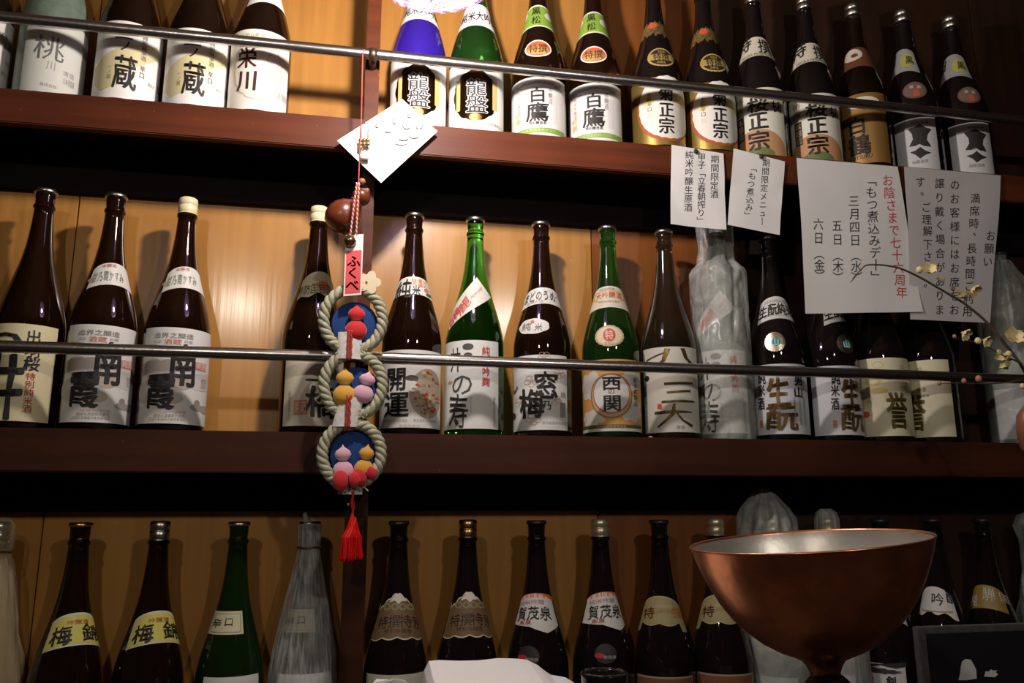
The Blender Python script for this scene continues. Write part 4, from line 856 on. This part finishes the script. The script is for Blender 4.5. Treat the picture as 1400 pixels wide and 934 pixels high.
# ------------------------------------------------------------------ front counter and things on it
ZC = EYE-.30
ct = empty('counter', (.5, .95, 0), 'dark wooden counter below the frame edge carrying the copper bowl', 'counter')
bm = bmesh.new(); box(bm, -2.4, 2.2, -.33, .22, ZC-.03, ZC); from_bm('counter_top', bm, W_BOARD, ct)
bm = bmesh.new(); box(bm, -2.4, 2.2, -.28, .16, 0, ZC-.03); from_bm('counter_base', bm, W_BOARD, ct)
# copper bowl on a stand
YB = .76
c0 = at(1107, 741, YB)
cb = empty('copper_bowl', (c0.x, YB, ZC), 'wide copper bowl with tinned inside on a narrow stem, at right', 'bowl')
hz = c0.z-ZC; sc = 537; R0 = .1145/sc
outer = [(537, 0), (534, 8), (520, 55), (500, 110), (470, 180), (430, 258), (385, 322), (330, 382), (265, 436), (200, 474), (140, 500), (98, 520), (80, 545), (66, 575), (64, 600)]
bm = bmesh.new()
lathe(bm, [(r*R0, -d*R0) for r, d in outer], 96, mi=0)
rim = [(537, 0), (541, -3), (541, -8), (536, -11), (531, -8), (528, 0)]
lathe(bm, [(r*R0, -d*R0) for r, d in reversed(rim)], 96, mi=0)
lathe(bm, [(r*R0, -d*R0) for r, d in [(0, 480), (100, 478), (200, 455), (330, 365), (430, 240), (490, 110), (520, 40), (528, 0)]], 96, mi=1)
for v in bm.verts:
    f = 1+.004*noise.noise(v.co*45); v.co.x *= f; v.co.y *= f
bmesh.ops.transform(bm, matrix=Matrix.Rotation(radians(1.3), 4, 'X') @ Matrix.Rotation(radians(-4.6), 4, 'Y'), verts=bm.verts)
bmesh.ops.translate(bm, vec=(-.002, 0, hz), verts=bm.verts)
COPPER = mat('hammered_copper', (.78, .29, .13), .30, .95, bump=.25, bscale=35, var=.28)
COPPER.node_tree.nodes['Bump'].inputs['Distance'].default_value = .003
from_bm('bowl_shell', bm, [COPPER, mat('tinned_lining', (.56, .53, .48), .38, .7, bump=.2, bscale=60)], cb, True)
bm = bmesh.new(); lathe(bm, [(.0145, hz-.125), (.019, hz-.129), (.022, hz-.133), (.019, hz-.138), (.016, hz-.15), (.017, hz-.18), (.04, .012), (.055, .004), (.055, 0), (0, 0)][::-1], 40)
bmesh.ops.translate(bm, vec=(.0085, 0, 0), verts=bm.verts); from_bm('stem', bm, mat('dark_bronze', (.05, .03, .02), .35, .8), cb, True)
# folded cloth on a box
bx0 = at(660, 902, .98)
bxo = empty('cloth_bundle', (bx0.x, .98, ZC), 'folded white cloth at the bottom edge before the orange labelled bottles', 'cloth')
zt_ = bx0.z-ZC
P = [(577, 934), (580, 917), (586, 905), (600, 903), (680, 902), (722, 903), (735, 908), (752, 921), (772, 927), (790, 940)]
bm = bmesh.new(); fr, bk = [], []
for x, y in P:
    q = at(x, y, 1.02)-Vector(bxo.location); p = q.copy(); p.y -= .16; p.z -= .022; fr.append(bm.verts.new(p)); bk.append(bm.verts.new(q))
for i in range(len(P)-1): bm.faces.new((fr[i], fr[i+1], bk[i+1], bk[i]))
f0 = [bm.verts.new((v.co.x, v.co.y-.01, 0)) for v in fr]; k0 = [bm.verts.new((v.co.x, v.co.y, 0)) for v in bk]
for i in range(len(P)-1): bm.faces.new((f0[i], f0[i+1], fr[i+1], fr[i])); bm.faces.new((bk[i], bk[i+1], k0[i+1], k0[i]))
bm.faces.new((f0[0], fr[0], bk[0], k0[0])); bm.faces.new((f0[-1], k0[-1], bk[-1], fr[-1]))
bmesh.ops.subdivide_edges(bm, edges=bm.edges, cuts=2, use_grid_fill=True)
for v in bm.verts:
    if v.co.z > .01: v.co += noise.noise_vector(v.co*30)*.0025
bmesh.ops.recalc_face_normals(bm, faces=bm.faces)
from_bm('cloth', bm, mat('white_cloth', (.84, .84, .83), .8, bump=.2, bscale=200), bxo, False)
p0 = at(536, 926, .93)
bm = bmesh.new(); hh = p0.z-ZC
for dx, dz in ((-.02, -.006), (0, 0), (.018, -.010)):
    pass
vs = [bm.verts.new(v) for v in ((-.022, 0, 0), (.022, 0, 0), (.022, .02, 0), (-.022, .02, 0), (-.020, 0, hh-.006), (.004, 0, hh), (.020, .02, hh-.008), (-.018, .02, hh-.004))]
for f in ((0, 1, 5, 4), (1, 2, 6, 5), (2, 3, 7, 6), (3, 0, 4, 7), (4, 5, 6, 7), (3, 2, 1, 0)): bm.faces.new([vs[i] for i in f])
bmesh.ops.bevel(bm, geom=bm.edges[:], offset=.002, segments=2, affect='EDGES')
o = from_bm('paper_packet', bm, PAPER); o.location = (p0.x, .93, ZC); tag(o, 'small corner of a white paper packet left of the folded cloth', 'packet')
# black glass jar
j0 = at(826, 920, .80)
jr = empty('glass_cup', (j0.x, .80, ZC), 'dark glossy glass cup rim at the bottom edge right of the cloth', 'cup')
bm = bmesh.new(); R_ = .022; H_ = j0.z-ZC
lathe(bm, [(0, 0), (.018, 0), (.020, .004), (R_, H_-.004), (R_+.001, H_), (R_-.001, H_+.0015), (R_-.003, H_-.002), (.018, .008), (0, .006)], 40)
from_bm('cup_body', bm, mat('black_gloss', (.012, .01, .012), .05), jr, True)
# chalkboard
q0 = at(1255, 858, .98); q1 = at(1420, 858, .98)
cbd = empty('chalkboard', (q0.x, .98, ZC), 'small grey framed blackboard with white chalk lettering at bottom right', 'blackboard')
Hb = q0.z-ZC; Wb = q1.x-q0.x; FRM = mat('grey_frame_wood', (.085, .08, .078), .55, var=.3, bscale=80)
bm = bmesh.new(); box(bm, .006, Wb-.006, .002, .008, .004, Hb-.006); from_bm('board', bm, mat('black_slate', (.010, .010, .013), .5), cbd)
for n_m, b_ in (('frame_side', (0, .011, 0, .012, 0, Hb)), ('frame_side', (Wb-.011, Wb, 0, .012, 0, Hb)), ('frame_top', (.011, Wb-.011, 0, .012, Hb-.009, Hb)), ('frame_bottom', (.011, Wb-.011, 0, .012, 0, .009))):
    bm = bmesh.new(); box(bm, *b_, .001); from_bm(n_m, bm, FRM, cbd)
def relb(x, y): return at(x, y, .9808)-Vector((q0.x, .98, ZC))
for pts in ([(1310, 930), (1312, 921), (1313, 912), (1315, 904), (1320, 901), (1327, 902), (1331, 909), (1334, 915), (1335, 928), (1322, 930)], [(1345, 925), (1347, 918), (1352, 918), (1354, 915), (1358, 917), (1363, 916), (1361, 919), (1364, 922), (1360, 926)]):
    bm = bmesh.new(); bm.faces.new([bm.verts.new(relb(*p)+Vector((0, -.0006, 0))) for p in pts]); from_bm('chalk_mark', bm, ink((.72, .72, .72)), cbd)
# round brown thing at right edge
rw = at(1412, 590, .95)
bm = bmesh.new(); lathe(bm, [(0, -.034), (.010, -.033), (.017, -.022), (.0195, 0), (.017, .022), (.009, .033), (.003, .040), (0, .041)], 32)
o2 = empty('wooden_ornament', rw, 'brown rounded wooden ornament cut by the right frame edge', 'ornament')
from_bm('ornament_body', bm, mat('brown_ornament_wood', (.20, .075, .035), .35, coat=.3), o2, True)
bm = bmesh.new(); tube(bm, [(0, 0, -.032), (0, 0, ZC-rw.z)], .004, 8); from_bm('stick', bm, ink((.1, .08, .06)), o2)

# ------------------------------------------------------------------ plum branch
YP = 1.05
v0 = at(1440, 640, YP)
pb = empty('plum_branch', (v0.x, YP, ZC), 'thin flowering plum branch with cream blossoms reaching in from the right', 'branch')
po = Vector((v0.x, YP, ZC))
BARK = mat('twig_bark', (.10, .065, .035), .7, bump=.5, bscale=200)
def twig(pts, r0, r1, dy0=0, dy1=0):
    n = len(pts); P3 = [at(x, y, YP+dy0+(dy1-dy0)*i/(n-1))-po for i, (x, y) in enumerate(pts)]
    out = []
    for i in range(n-1):
        for k_ in range(4):
            p = P3[i].lerp(P3[i+1], k_/4); out.append(p)
    out.append(P3[-1]); m = len(out)
    for i in range(2): out = [out[0]]+[(out[i-1]+out[i]*2+out[i+1])/4 for i in range(1, len(out)-1)]+[out[-1]]
    bm = bmesh.new(); tube(bm, out, [r0+(r1-r0)*i/(m-1) for i in range(m)], 7); from_bm('twig', bm, BARK, pb, True)
twig([(1462, 985), (1458, 900), (1452, 760), (1440, 640), (1425, 570), (1400, 503), (1380, 478), (1362, 455), (1345, 436), (1318, 414), (1290, 398), (1258, 379), (1230, 366), (1205, 362), (1183, 362), (1176, 370), (1166, 381)], .0032, .0009)
twig([(1425, 560), (1400, 497), (1374, 488), (1350, 474), (1330, 467), (1306, 463)], .0016, .0006, 0, -.02)
twig([(1430, 530), (1400, 519), (1370, 524), (1340, 525), (1310, 524), (1283, 524)], .0013, .0006, 0, -.03)
twig([(1176, 370), (1168, 380), (1163, 386)], .0008, .0006)
PET = mat('cream_petal', (.72, .62, .33), .6, sheen=.2); BUD = mat('bud_brown', (.42, .20, .09), .6); STA = mat('stamen_yellow', (.6, .38, .08), .6)
PETM = None
def flower(px, py, s, tilt, dy=0):
    global PETM
    c = at(px, py, YP+dy-.004)-po
    bm = bmesh.new(); bmesh.ops.create_icosphere(bm, subdivisions=1, radius=.0022*s)
    fo = from_bm('blossom', bm, STA, pb, True); fo.location = c
    if PETM is None:
        bm = bmesh.new(); n = 7; g = []
        for j in range(n):
            v = j/(n-1); w_ = .0042*sin(pi*min(1, v*.86+.1))**.7
            g.append([bm.verts.new((w_*u, .0015*abs(u)**2*-1-.0026*v*v, .0085*v)) for u in (-1, -.5, 0, .5, 1)])
        for A, B in zip(g, g[1:]):
            for i in range(4): bm.faces.new((A[i], A[i+1], B[i+1], B[i]))
        PETM = bpy.data.meshes.new('petal'); bm.to_mesh(PETM); bm.free(); PETM.materials.append(PET)
        for p in PETM.polygons: p.use_smooth = True
    for k_ in range(5):
        o = bpy.data.objects.new('petal', PETM); COL.objects.link(o); o.parent = fo
        o.matrix_local = Matrix.Rotation(tilt, 4, 'X') @ Matrix.Rotation(tilt*.5, 4, 'Z') @ Matrix.Rotation(k_*2*pi/5, 4, 'Y') @ Matrix.Rotation(.35, 4, 'X') @ Matrix.Diagonal((s*1.45, s*1.45, s*1.45, 1))
def bud(px, py, r, m=None, dy=0):
    bm = bmesh.new(); bmesh.ops.create_uvsphere(bm, u_segments=12, v_segments=8, radius=r)
    for v in bm.verts: v.co.z *= 1.15
    o = from_bm('bud', bm, m or PET, pb, True); o.location = at(px, py, YP+dy-.002)-po
flower(1268, 372, 1.15, -.5); bud(1257, 369, .0048); bud(1288, 382, .0042); bud(1303, 395, .0032, BUD)
flower(1327, 396, 1.2, .7); flower(1319, 408, .9, -1.2); bud(1312, 398, .0036)
flower(1316, 455, 1.0, .7, -.02); bud(1305, 460, .0028, BUD, -.02); flower(1345, 465, .9, .6, -.015); bud(1337, 466, .0045, None, -.015); bud(1352, 468, .004, None, -.015)
flower(1382, 464, 1.45, -.35, -.008); bud(1379, 484, .0044, None, -.008); bud(1366, 482, .0038, None, -.008); bud(1380, 491, .003); flower(1370, 494, 1.0, -.9); flower(1377, 504, .9, -1.4)
bud(1318, 521, .0036, BUD, -.025); bud(1338, 518, .0046, BUD, -.025); bud(1284, 524, .003, BUD, -.03); bud(1398, 528, .004)
